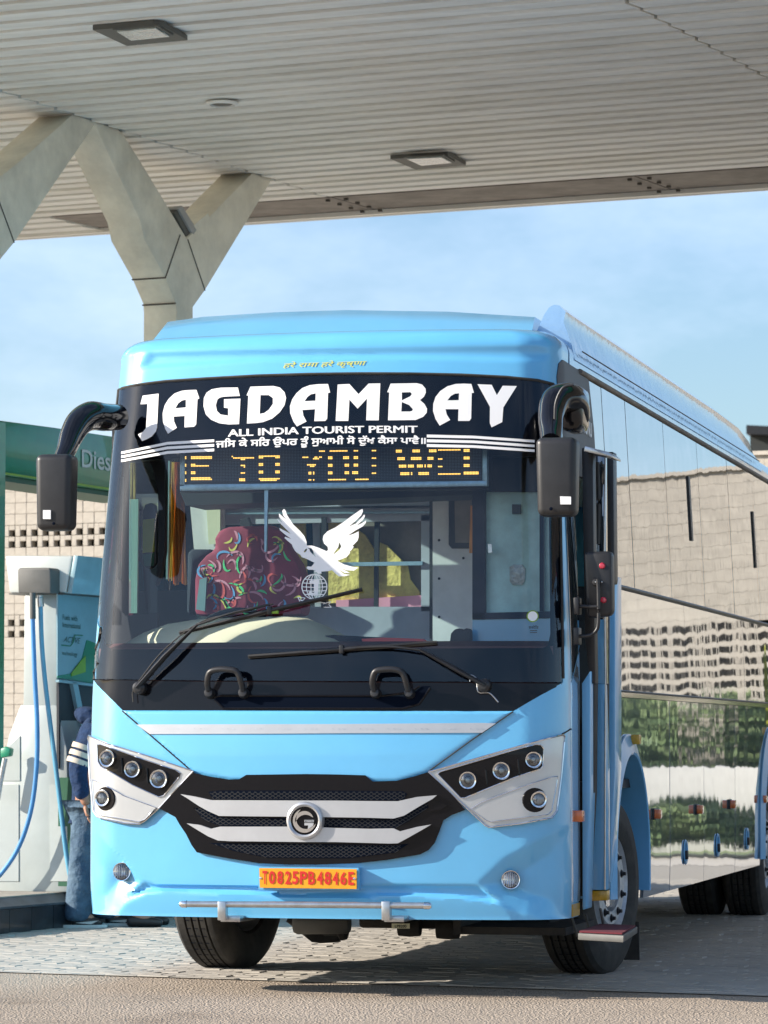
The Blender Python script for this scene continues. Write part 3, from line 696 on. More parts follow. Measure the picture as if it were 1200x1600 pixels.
skinned('hoodie', J, [(0, 1), (1, 2), (2, 3), (2, 4), (4, 5), (5, 6), (2, 7), (7, 8), (8, 9), (0, 10)], 'hoodie_blue', pr, 2, M1)
ellip('hood', (.02, .0, 1.475), (.15, .14, .075), 'hoodie_blue', pr, M1, Matrix.Rotation(.35, 3, 'Y'))
for z_ in (1.27, 1.22, 1.17): lathe('sleeve_stripe', [(.076, -.018), (.084, -.018), (.084, .018), (.076, .018)], M1@axisM((-.036-(1.27-z_)*.35, -.222-(1.27-z_)*.1, z_), (.34, .1, 1)), 'stripe_cream', pr, 20)
J = [((.02, 0, .90), (.155, .14)), ((-.02, -.10, .80), .118), ((-.05, -.10, .50), .098), ((-.08, -.10, .12), .10), ((-.085, -.10, .04), .115), ((.1, .12, .80), .118), ((.12, .12, .48), .09), ((.10, .12, .12), .09), ((.10, .12, .05), .10)]
skinned('jeans', J, [(0, 1), (1, 2), (2, 3), (3, 4), (0, 5), (5, 6), (6, 7), (7, 8)], 'denim_blue', pr, 2, M1)
ellip('jeans_pocket', (.0, -.165, .84), (.085, .04, .075), 'denim_blue', pr, M1)
for (x_, y_, mm_) in ((-.03, -.12, 'shoe_black'), (.19, .12, 'shoe_black')):
    skinned('shoe', [((x_-.10, y_, .055), (.045, .05)), ((x_+.02, y_, .05), (.047, .04)), ((x_+.13, y_, .04), (.042, .03))], [(0, 1), (1, 2)], mm_, pr, 2, M1)
    prism('shoe_sole', [M1@Vector((x_+a, y_+b, .002)) for a, b in ((-.15, -.035), (-.1, -.05), (.08, -.055), (.16, -.03), (.16, .03), (.08, .055), (-.1, .05), (-.15, .035))], (0, 0, .028), 'shoe_white', pr, bev=.004)
    prism('shoe_flash', [M1@Vector((x_+a, y_-.056, z_)) for a, z_ in ((-.06, .045), (.05, .035), (.1, .06), (.02, .052))], tuple(M1.to_3x3()@Vector((0, .02, 0))), 'shoe_white', pr)
hand(pr, M1, (-.02, -.265, .87), (0, 1, 0), (.25, 0, -1)); hand(pr, M1, (.38, .24, 1.05), (0, 1, 0), (1, 0, -.1))
hd = M1@Vector((.235, 0, 1.71))
ellip('hair', (.215, .0, 1.735), (.098, .088, .09), 'hair', pr, M1)
for y_ in (-.035, .035): ellip('eye', (.318, y_, 1.69), (.01, .014, .01), 'shoe_white', pr, M1, seg=10)
ellip('nose', (.325, 0, 1.665), (.02, .014, .022), 'skin', pr, M1, seg=10); ellip('mouth', (.312, 0, 1.63), (.01, .024, .008), 'red_reflector', pr, M1, seg=10)
for y_ in (-.088, .088): ellip('ear', (.22, y_, 1.67), (.02, .01, .03), 'skin', pr, M1, seg=10)
M2 = camM((212, 1450))
p2 = empty('person', tuple(M2.translation), 'person in dark trousers crouching beyond the bus, only boots and lower legs seen under it', 'person')
J = [((-.12, .1, .30), .13), ((-.05, .1, .52), (.14, .12)), ((.05, .1, .74), (.15, .12)), ((.08, .1, .88), .055), ((.10, .1, .97), .085), ((.1, .1, 1.05), .08), ((.14, 0, .42), .075), ((-.02, -.02, .10), .05), ((.12, -.03, .04), .04), ((.16, .22, .42), .075), ((.02, .22, .10), .05), ((.15, .22, .04), .04), ((.10, -.1, .72), .055), ((.22, -.12, .5), .042), ((.33, -.08, .45), .035), ((.1, .28, .72), .055), ((.24, .3, .52), .042), ((.34, .24, .45), .035)]
skinned('body', J, [(0, 1), (1, 2), (2, 3), (3, 4), (4, 5), (0, 6), (6, 7), (7, 8), (0, 9), (9, 10), (10, 11), (2, 12), (12, 13), (13, 14), (2, 15), (15, 16), (16, 17)], 'skin', p2, 2, M2)
skinned('trousers', [((-.12, .1, .30), .16), ((.14, 0, .42), .1), ((-.02, -.02, .08), .075), ((.16, .22, .42), .1), ((.02, .22, .08), .075)], [(0, 1), (1, 2), (0, 3), (3, 4)], 'denim_blue', p2, 2, M2)
skinned('jacket', [((-.1, .1, .38), (.17, .16)), ((.05, .1, .74), (.18, .16)), ((.1, -.09, .70), .075), ((.22, -.12, .5), .06), ((.31, -.09, .46), .05), ((.1, .28, .70), .075), ((.24, .3, .52), .06)], [(0, 1), (1, 2), (2, 3), (3, 4), (1, 5), (5, 6)], 'seat_dark', p2, 2, M2)
ellip('hair', (.09, .1, 1.03), (.1, .095, .09), 'hair', p2, M2)
for (x_, y_) in ((.06, -.03), (.09, .22)): skinned('boot', [((x_-.13, y_, .05), .05), ((x_+.02, y_, .045), (.05, .04)), ((x_+.14, y_, .035), (.045, .03))], [(0, 1), (1, 2)], 'shoe_black', p2, 2, M2)
hand(p2, M2, (.33, -.08, .45), (0, 1, 0), (1, 0, -.2)); hand(p2, M2, (.34, .24, .45), (0, 1, 0), (1, 0, -.2))
# ================================================================== BUS
L = 11.3
bus = empty('tourist_bus', (0, 5, 0), 'light blue tourist coach with white lettering above its windscreen, parked under the canopy', 'bus')
def C(org, sc, pts): return [(org[0]+x/sc, org[1]+y/sc) for x, y in pts]
A1 = (130, 1080); A2 = (520, 1080); A3 = (140, 680); A4 = (500, 680)       # corners of the enlarged crops the outlines were read from

# --- outline of the windscreen with its black cowl
WS = [(181, 613), (192, 606), (215, 601), (260, 595.5), (320, 591.5), (400, 587), (480, 584.5), (560, 583.5), (640, 583.8), (720, 585.5), (790, 589), (840, 594), (864, 600), (871, 608), (872, 640), (875, 760), (878, 900), (880, 1066)]
WSB = [(845, 1086), (802, 1111), (700, 1111), (400, 1110), (192, 1110), (165, 1083), (145, 1063)]
WSL = [(147, 1000), (151, 900), (158, 800), (168, 700), (176, 640)]
hole = WS+WSB+WSL
# --- sculpted front skin
def pdist(P, poly):
    """signed distance (inside positive) in picture units, used as a modelling domain"""
    P = np.asarray(P); poly = np.asarray(poly, float); n = len(poly); d = np.full(len(P), 1e9); ins = np.zeros(len(P), bool)
    for i in range(n):
        a = poly[i]; b = poly[(i+1) % n]; ab = b-a; t = np.clip(((P-a)@ab)/(ab@ab), 0, 1); q = a+t[:, None]*ab; d = np.minimum(d, np.hypot(*(P-q).T))
        c = ((a[1] > P[:, 1]) != (b[1] > P[:, 1])) & (P[:, 0] < (b[0]-a[0])*(P[:, 1]-a[1])/(b[1]-a[1]+1e-9)+a[0]); ins ^= c
    return np.where(ins, d, -d)
FOGR = [(747, 1381), (790, 1340), (840, 1313), (893, 1288), (900, 1445), (812, 1428), (781, 1411)]
FOGL = [(225, 1378), (190, 1340), (150, 1304), (120, 1285), (120, 1445), (181, 1424), (200, 1400)]
LIP = [(183, 1425), (196, 1409), (229, 1393), (260, 1391), (430, 1398), (433, 1401), (583, 1401), (586, 1399), (650, 1399), (720, 1403), (781, 1411), (800, 1424), (806, 1445), (175, 1445)]
BAND = [(225, 1379), (245, 1382), (430, 1385), (600, 1384), (747, 1385), (781, 1411), (720, 1403), (650, 1399), (586, 1399), (583, 1401), (433, 1401), (430, 1398), (260, 1391), (229, 1393), (200, 1402)]
HOOD = [(192, 1111), (303, 1207), (360, 1218), (620, 1221), (668, 1206), (802, 1112)]
TOPR = [(235, 548), (845, 540), (858, 548), (860, 556), (852, 563), (838, 566), (640, 562), (400, 566), (215, 578)]
CHEEKR = [(727, 1265), (693, 1282), (680, 1318), (657, 1336), (640, 1345), (760, 1345), (880, 1290), (760, 1295)]
def fdisp(sv, base):
    X, Y = project(base); P = np.stack([X, Y], -1)
    def st(d, w_): return np.clip(d/w_, 0, 1)
    o = np.zeros(len(P))
    o -= (.050*st(pdist(P, FOGR), 32))*np.clip((893-X)/45, 0, 1)
    o -= (.050*st(pdist(P, FOGL), 32))*np.clip((X-146)/32, 0, 1)
    o -= .022*st(pdist(P, BAND), 2.5)
    o += .010*st(pdist(P, LIP)+1.5, 3)
    o += .010*st(pdist(P, HOOD)+1, 3)
    o -= .012*st(pdist(P, TOPR), 9)
    cx = np.abs(X-515); lo_ = (Y > 1200)
    return o
svh = [tuple(q) for q in to_sv(densify(hole, 10))]
vtop = VT+.28
outer = [(-1.62, .405), (1.66, .405), (1.66, vtop), (-1.62, vtop)]
fs = skin_sheet('front_shell', [outer, svh], 'bus_paint', bus, 0, .02, .02, .012, fdisp, angle=50)
# hood seams (thin recess lines as dark joints)
def line(name, px, w_, m, off=.006, side=False, parent=bus, h=.003):
    sv = to_sv(densify_open(px, 12), side); P = skin(sv[:, 0], sv[:, 1]); n = skin_n(sv[:, 0], sv[:, 1])
    return tube(name, [Vector(p+k*off) for p, k in zip(P, n)], w_, m, parent, seg=6, smooth_path=False)
def densify_open(L_, step=12):
    out = []
    for a, b in zip(L_, L_[1:]):
        n = max(1, int(math.hypot(b[0]-a[0], b[1]-a[1])/step))
        for k in range(n): out.append((a[0]+(b[0]-a[0])*k/n, a[1]+(b[1]-a[1])*k/n))
    out.append(L_[-1]); return out
line('panel_gap', [(192, 1111), (245, 1157), (303, 1207)], .0035, 'under_black', .008)
line('panel_gap', [(802, 1112), (735, 1158), (669, 1206)], .0035, 'under_black', .008)
line('panel_gap', [(878, 1147), (891, 1139)], .004, 'under_black', .004)

# --- black cowl below the glass
GL = [(149, 1061), (300, 1064), (500, 1065), (700, 1066), (877, 1067)]
patch('cowl', [(145, 1063), (149, 1062), (300, 1065), (500, 1066), (700, 1067), (879, 1068), (845, 1086), (802, 1111), (700, 1111), (400, 1110), (192, 1110), (165, 1083)], 'gloss_black', bus, .001, .05)
patch('cowl_slot', [(335, 1092), (345, 1088), (630, 1088), (650, 1080), (660, 1072), (672, 1072), (668, 1084), (655, 1100), (640, 1106), (350, 1106)], 'frit_black', bus, .004, .004)
line('cowl_ridge', [(330, 1090), (345, 1087), (600, 1087), (640, 1082), (655, 1072)], .006, 'gloss_black', .006)
line('cowl_ridge', [(336, 1093), (350, 1107), (630, 1107), (655, 1100), (672, 1075)], .006, 'gloss_black', .006)
# --- windscreen
wsg = WS[:-1]+[(879, 1066), (700, 1065), (500, 1064), (300, 1063), (147, 1061)]+WSL
glass = patch('windscreen', wsg, 'windscreen_glass', bus, -.001, 0.0, ds=.03, dv=.06)
line('screen_seal', [(181, 613), (192, 606), (215, 601), (260, 595.5), (320, 591.5), (400, 587), (480, 584.5), (560, 583.5), (640, 583.8), (720, 585.5), (790, 589), (840, 594), (864, 600), (871, 608), (875, 760), (880, 1060)], .008, 'rubber', .0)
line('screen_seal', [(181, 613), (168, 700), (158, 800), (151, 900), (147, 1000), (145, 1062)], .008, 'rubber', .0)
clear = [(190, 716), (250, 706), (336, 700), (500, 698), (668, 698), (760, 701), (836, 707), (856, 712), (859, 730), (861, 900), (862, 990), (858, 1008), (850, 1012), (600, 1013), (350, 1013), (175, 1014), (163, 1009), (160, 996), (165, 900), (176, 800), (186, 730)]
fr = patch('black_border', wsg, 'frit_black', bus, -.012, 0.0, holes=[clear], ds=.03, dv=.06)
# --- lettering on the screen
def print_poly(name, loops, m, parent=glass, off=.003, ds=.08, dv=.08): return patch(name, loops[0], m, parent, off, 0.0, holes=loops[1:], ds=ds, dv=dv, dens=8)
c1 = lambda P: C((200, 580), 5.4545, P); c2 = lambda P: C((400, 580), 5.4545, P); c3 = lambda P: C((600, 580), 5.4545, P)
J_ = [c1([(127, 210), (263, 192), (250, 480), (240, 515), (205, 557), (165, 580), (122, 597), (87, 540), (130, 517), (155, 485), (168, 280), (108, 283)])]
A_1 = [c1([(585, 160), (610, 233), (594, 240), (583, 455), (565, 474), (483, 480), (485, 382), (392, 388), (395, 430), (418, 483), (343, 535), (320, 495), (300, 430), (297, 360), (315, 290), (350, 235), (400, 190), (460, 168), (520, 162)]), c1([(495, 243), (495, 310), (405, 318), (430, 275), (460, 252)])]
G_ = [c1([(938, 140), (955, 212), (820, 218), (785, 226), (765, 240), (750, 290), (760, 340), (790, 370), (855, 380), (855, 318), (820, 312), (820, 240), (960, 235), (948, 452), (860, 455), (780, 445), (710, 415), (665, 370), (645, 300), (648, 230), (670, 185), (715, 155), (790, 142)])]
D_ = [c2([(-46, 133), (-79, 207), (-64, 210), (-76, 447), (0, 443), (60, 435), (140, 405), (205, 350), (245, 290), (258, 230), (245, 180), (205, 140), (150, 127)]), c2([(40, 205), (110, 205), (145, 230), (145, 280), (110, 330), (70, 358), (33, 365)])]
A_2 = [c2([(615, 110), (633, 183), (615, 188), (608, 405), (592, 425), (498, 427), (505, 325), (397, 332), (405, 380), (432, 430), (350, 472), (320, 430), (293, 360), (290, 300), (310, 240), (345, 190), (395, 145), (460, 120), (530, 112)]), c2([(510, 190), (508, 253), (415, 257), (440, 220), (470, 198)])]
M_ = [c2([(697, 115), (797, 110), (875, 197), (960, 107), (1060, 105), (1047, 420), (940, 420), (947, 235), (867, 320), (797, 243), (788, 425), (680, 425)])]
B_ = [c3([(57, 107), (280, 103), (325, 115), (355, 150), (357, 185), (340, 220), (308, 247), (345, 280), (367, 320), (365, 355), (335, 390), (270, 417), (35, 420), (45, 183), (28, 180)]), c3([(153, 182), (225, 180), (238, 195), (225, 215), (153, 250)]), c3([(153, 264), (215, 290), (247, 325), (240, 340), (220, 345), (148, 345)])]
A_3 = [c3([(745, 110), (767, 185), (748, 187), (743, 405), (728, 425), (632, 425), (635, 325), (525, 325), (535, 370), (565, 417), (475, 465), (440, 410), (418, 340), (420, 280), (440, 220), (480, 170), (540, 130), (610, 110), (680, 107)]), c3([(640, 190), (637, 248), (540, 250), (570, 212), (605, 193)])]
Y_ = [c3([(797, 112), (918, 117), (962, 205), (1012, 125), (1132, 128), (1017, 310), (1008, 435), (917, 480), (902, 445), (903, 305)])]
for Lt in (J_, A_1, G_, D_, A_2, M_, B_, A_3, Y_): print_poly('letter', Lt, 'white_vinyl')
for k in range(3):
    a = 686.7+7.2*k; b = 706+6.2*k; print_poly('stripe', [[(335, a), (335, a+4.2), (262, a+8.3), (190, b+3.6), (190, b), (262, a+4.0)]], 'white_vinyl')
    a = 679.2+7.4*k; print_poly('stripe', [[(667, a), (667, a+4.6), (740, a+6), (835, 691.6+7.4*k), (835, 687.6+7.4*k), (740, a+1.8)]], 'white_vinyl')
def screen_text(name, s, quad, m, bold=0., shear=0., off=.003, parent=glass, spacing=1.0, warp=None, fat=()):
    Vt, Ft = text2d(s, shear, bold, spacing)
    if len(Vt) == 0: return None
    q = textpx(Vt, quad)
    if warp: q[:, 1] += warp*(4*Vt[:, 0]*(1-Vt[:, 0]))
    n0 = len(q); q0 = q.copy(); F0 = list(Ft)
    for i, (dx_, dy_) in enumerate(fat): q = np.concatenate([q, q0+np.array([dx_, dy_])]); Ft = Ft+[tuple(j+n0*(i+1) for j in f) for f in F0]
    sv = to_sv(q); P = skin(sv[:, 0], sv[:, 1])+skin_n(sv[:, 0], sv[:, 1])*off
    if fat: P = P+skin_n(sv[:, 0], sv[:, 1])*(np.arange(len(P))//n0*.0003)[:, None]
    return meshobj(name, P, Ft, m, parent, smooth=False)
screen_text('tagline', 'ALL INDIA TOURIST PERMIT', [(357, 682.5), (652, 676.5), (652, 665.5), (357, 671.5)], 'white_vinyl', bold=0, warp=-2, fat=((.8, 0), (-.8, 0), (0, .4)))
screen_text('verse', 'ਜਿਸ ਕੇ ਸਿਰ ਉਪਰ ਤੂੰ ਸੁਆਮੀ ਸੋ ਦੁੱਖ ਕੈਸਾ ਪਾਵੈ॥', [(338, 704), (665, 698), (665, 681), (338, 686)], 'white_vinyl', bold=0, warp=-2, fat=((.7, 0), (-.6, .2), (0, -.5)))
screen_text('blessing', 'हरे रामा हरे कृष्णा', [(443, 577.5), (573, 573.5), (573, 561.5), (443, 565.5)], 'yellow_vinyl', bold=0, fat=((.5, 0),), shear=.25, parent=fs)
# --- eagle and globe transfer
ce = lambda P: C((420, 780), 7.0588, P)
eagle = [(170, 108), (187, 128), (205, 180), (270, 280), (345, 350), (395, 410), (418, 470), (420, 512), (480, 513), (560, 540), (640, 575), (655, 560), (650, 525), (610, 490), (597, 445), (605, 400), (650, 355), (740, 310), (830, 250), (930, 175), (1010, 120), (1035, 110), (1040, 135), (1020, 180), (960, 240), (885, 302), (960, 270), (1010, 220), (1055, 168), (1062, 190), (1040, 230), (970, 292), (1020, 270), (1075, 235), (1072, 262), (1040, 300), (960, 345), (870, 405), (950, 377), (992, 355), (993, 420), (980, 460), (920, 520), (940, 522), (915, 560), (890, 585), (900, 590), (860, 640), (800, 665), (755, 680), (830, 720), (920, 745), (990, 755), (940, 790), (860, 785), (780, 755), (870, 800), (900, 815), (840, 815), (760, 770), (830, 825), (900, 835), (840, 850), (775, 853), (735, 820), (700, 785), (650, 795), (580, 800), (585, 820), (545, 825), (530, 805), (500, 800), (520, 785), (480, 780), (440, 780), (415, 760), (430, 742), (470, 745), (510, 700), (480, 690), (410, 655), (365, 640), (350, 615), (310, 590), (290, 570), (265, 525), (255, 498), (215, 465), (175, 430), (180, 415), (250, 440), (180, 390), (125, 345), (120, 320), (180, 350), (245, 385), (170, 310), (110, 250), (90, 215), (152, 262), (115, 195), (115, 158), (150, 190), (205, 238), (160, 180), (150, 130)]
print_poly('eagle_transfer', [ce(eagle), ce([(432, 540), (470, 543), (500, 585), (518, 640), (485, 608), (455, 575), (450, 553)]), ce([(385, 583), (405, 553), (425, 543), (420, 570), (400, 588)]), ce([(778, 475), (802, 520), (780, 560), (710, 615), (730, 580), (768, 530)])], 'white_vinyl', ds=.2, dv=.2)
bm = bmesh.new()
QB = []
def flushq(bm, off):
    P, nn = skinpt([p for q in QB for p in q], off)
    for k in range(0, len(P), 4): bm.faces.new([bm.verts.new(p) for p in P[k:k+4]])
    QB.clear()
def ribbon(pts, wpx):
    for a, b in zip(pts, pts[1:]):
        d = np.array(b)-np.array(a); d = d/max(np.hypot(*d), 1e-6); n = np.array([-d[1], d[0]])*wpx/2
        q = [np.array(a)-n, np.array(b)-n, np.array(b)+n, np.array(a)+n]; QB.append([tuple(x) for x in q])
gc_, gr_ = np.array([491.5, 917.0]), 19.5
def circ(rx, ry, a0=0, a1=2*PI, n=24, c=gc_): return [(c[0]+rx*math.cos(a0+(a1-a0)*k/n), c[1]+ry*math.sin(a0+(a1-a0)*k/n)) for k in range(n+1)]
ribbon(circ(gr_, gr_, n=30), 1.6)
for rx in (12.5, 5.5): ribbon(circ(rx, gr_, n=24), 1.3)
for dy in (-12, -6, 0, 6, 12): hw = math.sqrt(gr_**2-dy*dy); ribbon([(gc_[0]-hw, gc_[1]+dy), (gc_[0], gc_[1]+dy+1), (gc_[0]+hw, gc_[1]+dy)], 1.3)
ribbon([(484, 910), (499, 909)], 5.5); ribbon([(494.5, 908), (494, 925)], 7); ribbon([(496, 925), (490, 930), (483, 926)], 5)
for P in ([(465, 933.5), (477, 934.5), (474, 938), (467, 937.5)], [(466, 934), (469, 940.5)], [(505, 944), (517, 940), (514, 945), (518, 949), (506, 949)], [(470, 938), (480, 942), (495, 941), (508, 942)]): ribbon(P, 1.2)
flushq(bm, .003); bmobj('globe_transfer', bm, 'white_vinyl', glass, smooth=False, recalc=False)
P, n = skinpt([(832, 963)], .003)
# round permit sticker
for r_, m_, o_ in ((9.5, 'leaf_green', .003), (7.6, 'white_vinyl', .0045)): print_poly('permit_sticker', [circ(r_, r_, n=20, c=(832, 963))[:-1]], m_, off=o_)
screen_text('sticker_mark', 'सनरेिज', [(826, 983), (841, 983), (841, 977), (826, 977)], 'interior_dark', bold=.01)
for k in range(2): print_poly('sticker_mark', [[(828, 985+k*3), (839, 985+k*3), (839, 986+k*3), (828, 986+k*3)]], 'interior_dark')

# --- headlights
def lamp(px, r, parent, style, off=.0):
    P, n = skinpt([px], off); P, n = Vector(P[0]), Vector(n[0]); n = (n+Vector((0, -1.5, 0))).normalized(); M = axisM(P, n)
    if style == 'beam':
        lathe('lamp_bowl', [(0, -.006), (r*.45, -.004), (r*.8, .006), (r*.95, .016)], M, 'chrome', parent, 28)
        a = lathe('lamp_ring', [(r*.82, .006), (r*.86, .02), (r*1.02, .022), (r*1.12, .014), (r*1.14, -.01)], M, 'chrome', parent, 28)
        lathe('lens', [(r*.9, .016), (r*.7, .024), (r*.35, .030), (0, .032)], M, 'lens_glass', parent, 28)
        lathe('bulb', [(0, .022), (r*.22, .018), (r*.34, .004)], M, 'lamp_glass', parent, 14)
        for k in range(3): lathe('bowl_step', [(r*(.35+.15*k), -.002+.004*k), (r*(.39+.15*k), .004+.004*k), (r*(.43+.15*k), -.001+.004*k)], M, 'aluminium', parent, 28)
    else:
        lathe('lamp_ring', [(r*.78, .004), (r*.8, .016), (r*1.0, .018), (r*1.1, .01), (r*1.12, -.01)], M, 'chrome', parent, 28)
        lathe('lens', [(r*.8, .01), (r*.5, .022), (0, .027)], M, 'lens_glass', parent, 28)
        lathe('lamp_bowl', [(0, -.002), (r*.4, .0), (r*.8, .008)], M, 'lamp_glass', parent, 28)
        bm = bmesh.new()
        for k in range(-3, 4):
            hw = r*.7*math.sqrt(max(0, 1-(k/4)**2)); prism('', [M@Vector((k*r*.2-.0016, -hw, .004)), M@Vector((k*r*.2+.0016, -hw, .004)), M@Vector((k*r*.2+.0016, hw, .004)), M@Vector((k*r*.2-.0016, hw, .004))], tuple(n*.006), '', bm=bm)
        bmobj('lens_flute', bm, 'aluminium', parent)
HR_ = C(A2, 3, [(450, 378), (1000, 222), (1068, 205), (1075, 212), (1060, 400), (1040, 560), (1018, 592), (880, 620), (733, 637), (715, 628)])
HL_ = C(A1, 3, [(522, 374), (300, 300), (120, 246), (42, 208), (38, 225), (46, 400), (60, 560), (78, 590), (200, 618), (270, 622), (296, 608), (370, 540)])
BR_ = C(A2, 3, [(492, 388), (505, 377), (780, 296), (945, 250), (968, 252), (980, 270), (977, 350), (965, 365), (850, 405), (620, 500), (600, 500)])
BL_ = C(A1, 3, [(80, 252), (95, 250), (300, 322), (440, 368), (462, 384), (455, 405), (385, 490), (362, 496), (240, 440), (95, 352), (84, 330)])
LR_ = C(A2, 3, [(648, 552), (700, 520), (850, 462), (1000, 408), (1040, 398), (1030, 470), (1014, 560), (998, 578), (740, 612), (722, 606)])
LL_ = C(A1, 3, [(62, 415), (90, 425), (200, 490), (350, 545), (300, 600), (270, 612), (90, 580), (72, 560)])
for HD_, BK_, LW_, beams, ind, lab in ((HR_, BR_, LR_, [(732, 1219, .043), (784, 1204, .043), (832, 1187, .04)], (839, 1249), 'headlight in silver surround nearest the door'), (HL_, BL_, LL_, [(252, 1217, .046), (211, 1202, .042), (173, 1185, .042)], (167, 1247), 'headlight in silver surround beside the pump side')):
    hl = patch('headlight', HD_, 'silver_white', bus, .016, .03, ds=.04, dv=.04, dens=8); hl['label'] = lab
    bk = patch('lamp_housing', BK_, 'gloss_black', hl, .020, .01, ds=.04, dv=.04, dens=8)
    patch('lower_panel', LW_, 'silver_white', hl, .024, .01, ds=.04, dv=.04, dens=8)
    line('chrome_trim', densify(HD_, 8)+[HD_[0]], .0045, 'chrome', .018, parent=hl); line('chrome_trim', densify(BK_, 8)+[BK_[0]], .003, 'chrome', .021, parent=hl); line('chrome_trim', densify(LW_, 8)+[LW_[0]], .0025, 'chrome', .025, parent=hl)
    for x_, y_, r_ in beams: lamp((x_, y_), r_, hl, 'beam', .022)
    P, n = skinpt([(ind[0]-(5 if ind[0] > 500 else -2), ind[1]+1)], .022); lathe('indicator_surround', [(0, .003), (.062, .003), (.066, -.004)], axisM(P[0], Vector(n[0])), 'gloss_black', hl, 28)
    lamp(ind, .041, hl, 'fog', .028)
    # folds between the lamps
    for (xa, ya, _), (xb, yb, _) in zip(beams, beams[1:]):
        s_ = 1 if ind[0] < 500 else 1
        P, n = skinpt([((xa+xb)/2+1, (ya+yb)/2-9), ((xa+xb)/2+3, (ya+yb)/2+14)], .024); tube('housing_fold', [Vector(p) for p in P], .006, 'gloss_black', hl, seg=6, smooth_path=False)
# fog lamps
for c in ((190, 1362), (798, 1375)):
    P, n = skinpt([c], -.002 if c[0] < 500 else -.014); nn_ = Vector((0, -1, 0.05)); fgl = lathe('fog_lamp', [(.03, .0), (.048, .004), (.049, -.03)], axisM(P[0], nn_), 'chrome', bus, 28)
    M = axisM(P[0], nn_); lathe('lens', [(.044, .004), (.03, .014), (0, .018)], M, 'lens_glass', fgl, 24); lathe('reflector', [(0, -.008), (.03, -.004), (.044, .002)], M, 'chrome', fgl, 24)
    bm = bmesh.new()
    for k in range(-3, 4): hw = .036*math.sqrt(1-(k/4.2)**2); prism('', [M@Vector((k*.010-.0015, -hw, .003)), M@Vector((k*.010+.0015, -hw, .003)), M@Vector((k*.010+.0015, hw, .003)), M@Vector((k*.010-.0015, hw, .003))], tuple(nn_*.007), '', bm=bm)
    bmobj('lens_flute', bm, 'aluminium', fgl)

# --- grille
GR = C(A1, 3, [(522, 382), (600, 400), (690, 414), (738, 412), (770, 392), (1050, 388)])+C(A2, 3, [(20, 390), (155, 394), (190, 423), (300, 420), (380, 400), (445, 380), (540, 460), (622, 556), (560, 580), (520, 605), (500, 660), (480, 710), (450, 745), (410, 765), (260, 790), (120, 806)])+C(A1, 3, [(1100, 812), (960, 812), (830, 806), (680, 782), (540, 755), (515, 720), (490, 670), (460, 625), (440, 590), (400, 568), (365, 550), (440, 460)])
gr_o = patch('grille', GR, 'gloss_black', bus, .022, .045, ds=.04, dv=.03, dens=8)
M1o = [(328, 1237), (345, 1235), (500, 1235), (630, 1236), (637, 1240), (632, 1250), (620, 1251), (335, 1249)]
M2o = [(296, 1250), (305, 1252), (330, 1268), (345, 1277), (610, 1280), (640, 1265), (676, 1251), (670, 1262), (640, 1283), (618, 1294), (345, 1290), (320, 1280)]
M3o = [(330, 1317), (620, 1320), (640, 1318), (618, 1332), (545, 1341), (420, 1340), (370, 1330)]
for q in (M1o, M2o, M3o): patch('mesh_backing', q, 'frit_black', gr_o, .0245, .003, ds=.05, dv=.05, dens=8)
bm = bmesh.new()
for q in (M1o, M2o, M3o):
    qa = np.array(q); x0, x1_, y0, y1_ = qa[:, 0].min(), qa[:, 0].max(), qa[:, 1].min(), qa[:, 1].max()
    for sgn in (1, -1):
        x = x0-30
        while x < x1_+30:
            seg_ = [(x+sgn*t, y0+t*.62) for t in np.arange(0, (y1_-y0)/.62, 3.0)] if sgn > 0 else [(x-t, y0+t*.62) for t in np.arange(0, (y1_-y0)/.62, 3.0)]
            d = pdist(np.array(seg_), q); 
            for a, b, da, db_ in zip(seg_, seg_[1:], d, d[1:]):
                if da > 0 and db_ > 0:
                    QB.append([(a[0], a[1]-.55), (b[0], b[1]-.55), (b[0], b[1]+.55), (a[0], a[1]+.55)])
            x += 9
flushq(bm, .027); tag(bmobj('grille_mesh', bm, 'satin_black', gr_o, smooth=False, recalc=False), kind='stuff')
BU = C(A1, 3, [(470, 482), (540, 494), (612, 510), (1050, 512)])+C(A2, 3, [(20, 512), (150, 514), (310, 515), (400, 495), (492, 487), (470, 505), (400, 545), (340, 582), (292, 596), (150, 592), (20, 590)])+C(A1, 3, [(1050, 588), (820, 586), (650, 584), (600, 562), (560, 540), (500, 500)])
BL2 = C(A1, 3, [(500, 619), (560, 626), (612, 644), (655, 634), (1050, 634)])+C(A2, 3, [(20, 640), (180, 644), (290, 642), (320, 656), (400, 635), (465, 624), (430, 645), (360, 685), (310, 712), (270, 713), (20, 706)])+C(A1, 3, [(1050, 706), (700, 702), (645, 699), (600, 680), (550, 650)])
patch('grille_bar', BU, 'silver', gr_o, .042, .02, ds=.04, dv=.03, dens=8); patch('grille_bar', BL2, 'silver', gr_o, .042, .018, ds=.04, dv=.03, dens=8)
for px_ in ([(669, 1252), (676, 1250), (700, 1258), (690, 1265), (672, 1268)], [(290, 1252), (297, 1250), (318, 1262), (304, 1262)]): patch('grille_fin', px_, 'gloss_black', gr_o, .030, .01, ds=.05, dv=.05, dens=6)
P, n = skinpt([(480, 1282)], .042); M = axisM(P[0]+np.array([0, 0, 0]), (0, -1, 0)); R0 = .099
bd = lathe('badge', [(0, .004), (.072, .004), (.074, .016), (.084, .026), (.094, .020), (.099, .006), (.100, -.02)], M, 'silver_white', gr_o, 48)
lathe('badge_face', [(0, .007), (.070, .007)], M, 'gloss_black', bd, 40); lathe('badge_ring', [(.070, .007), (.073, .014), (.077, .016), (.080, .012)], M, 'chrome', bd, 48)
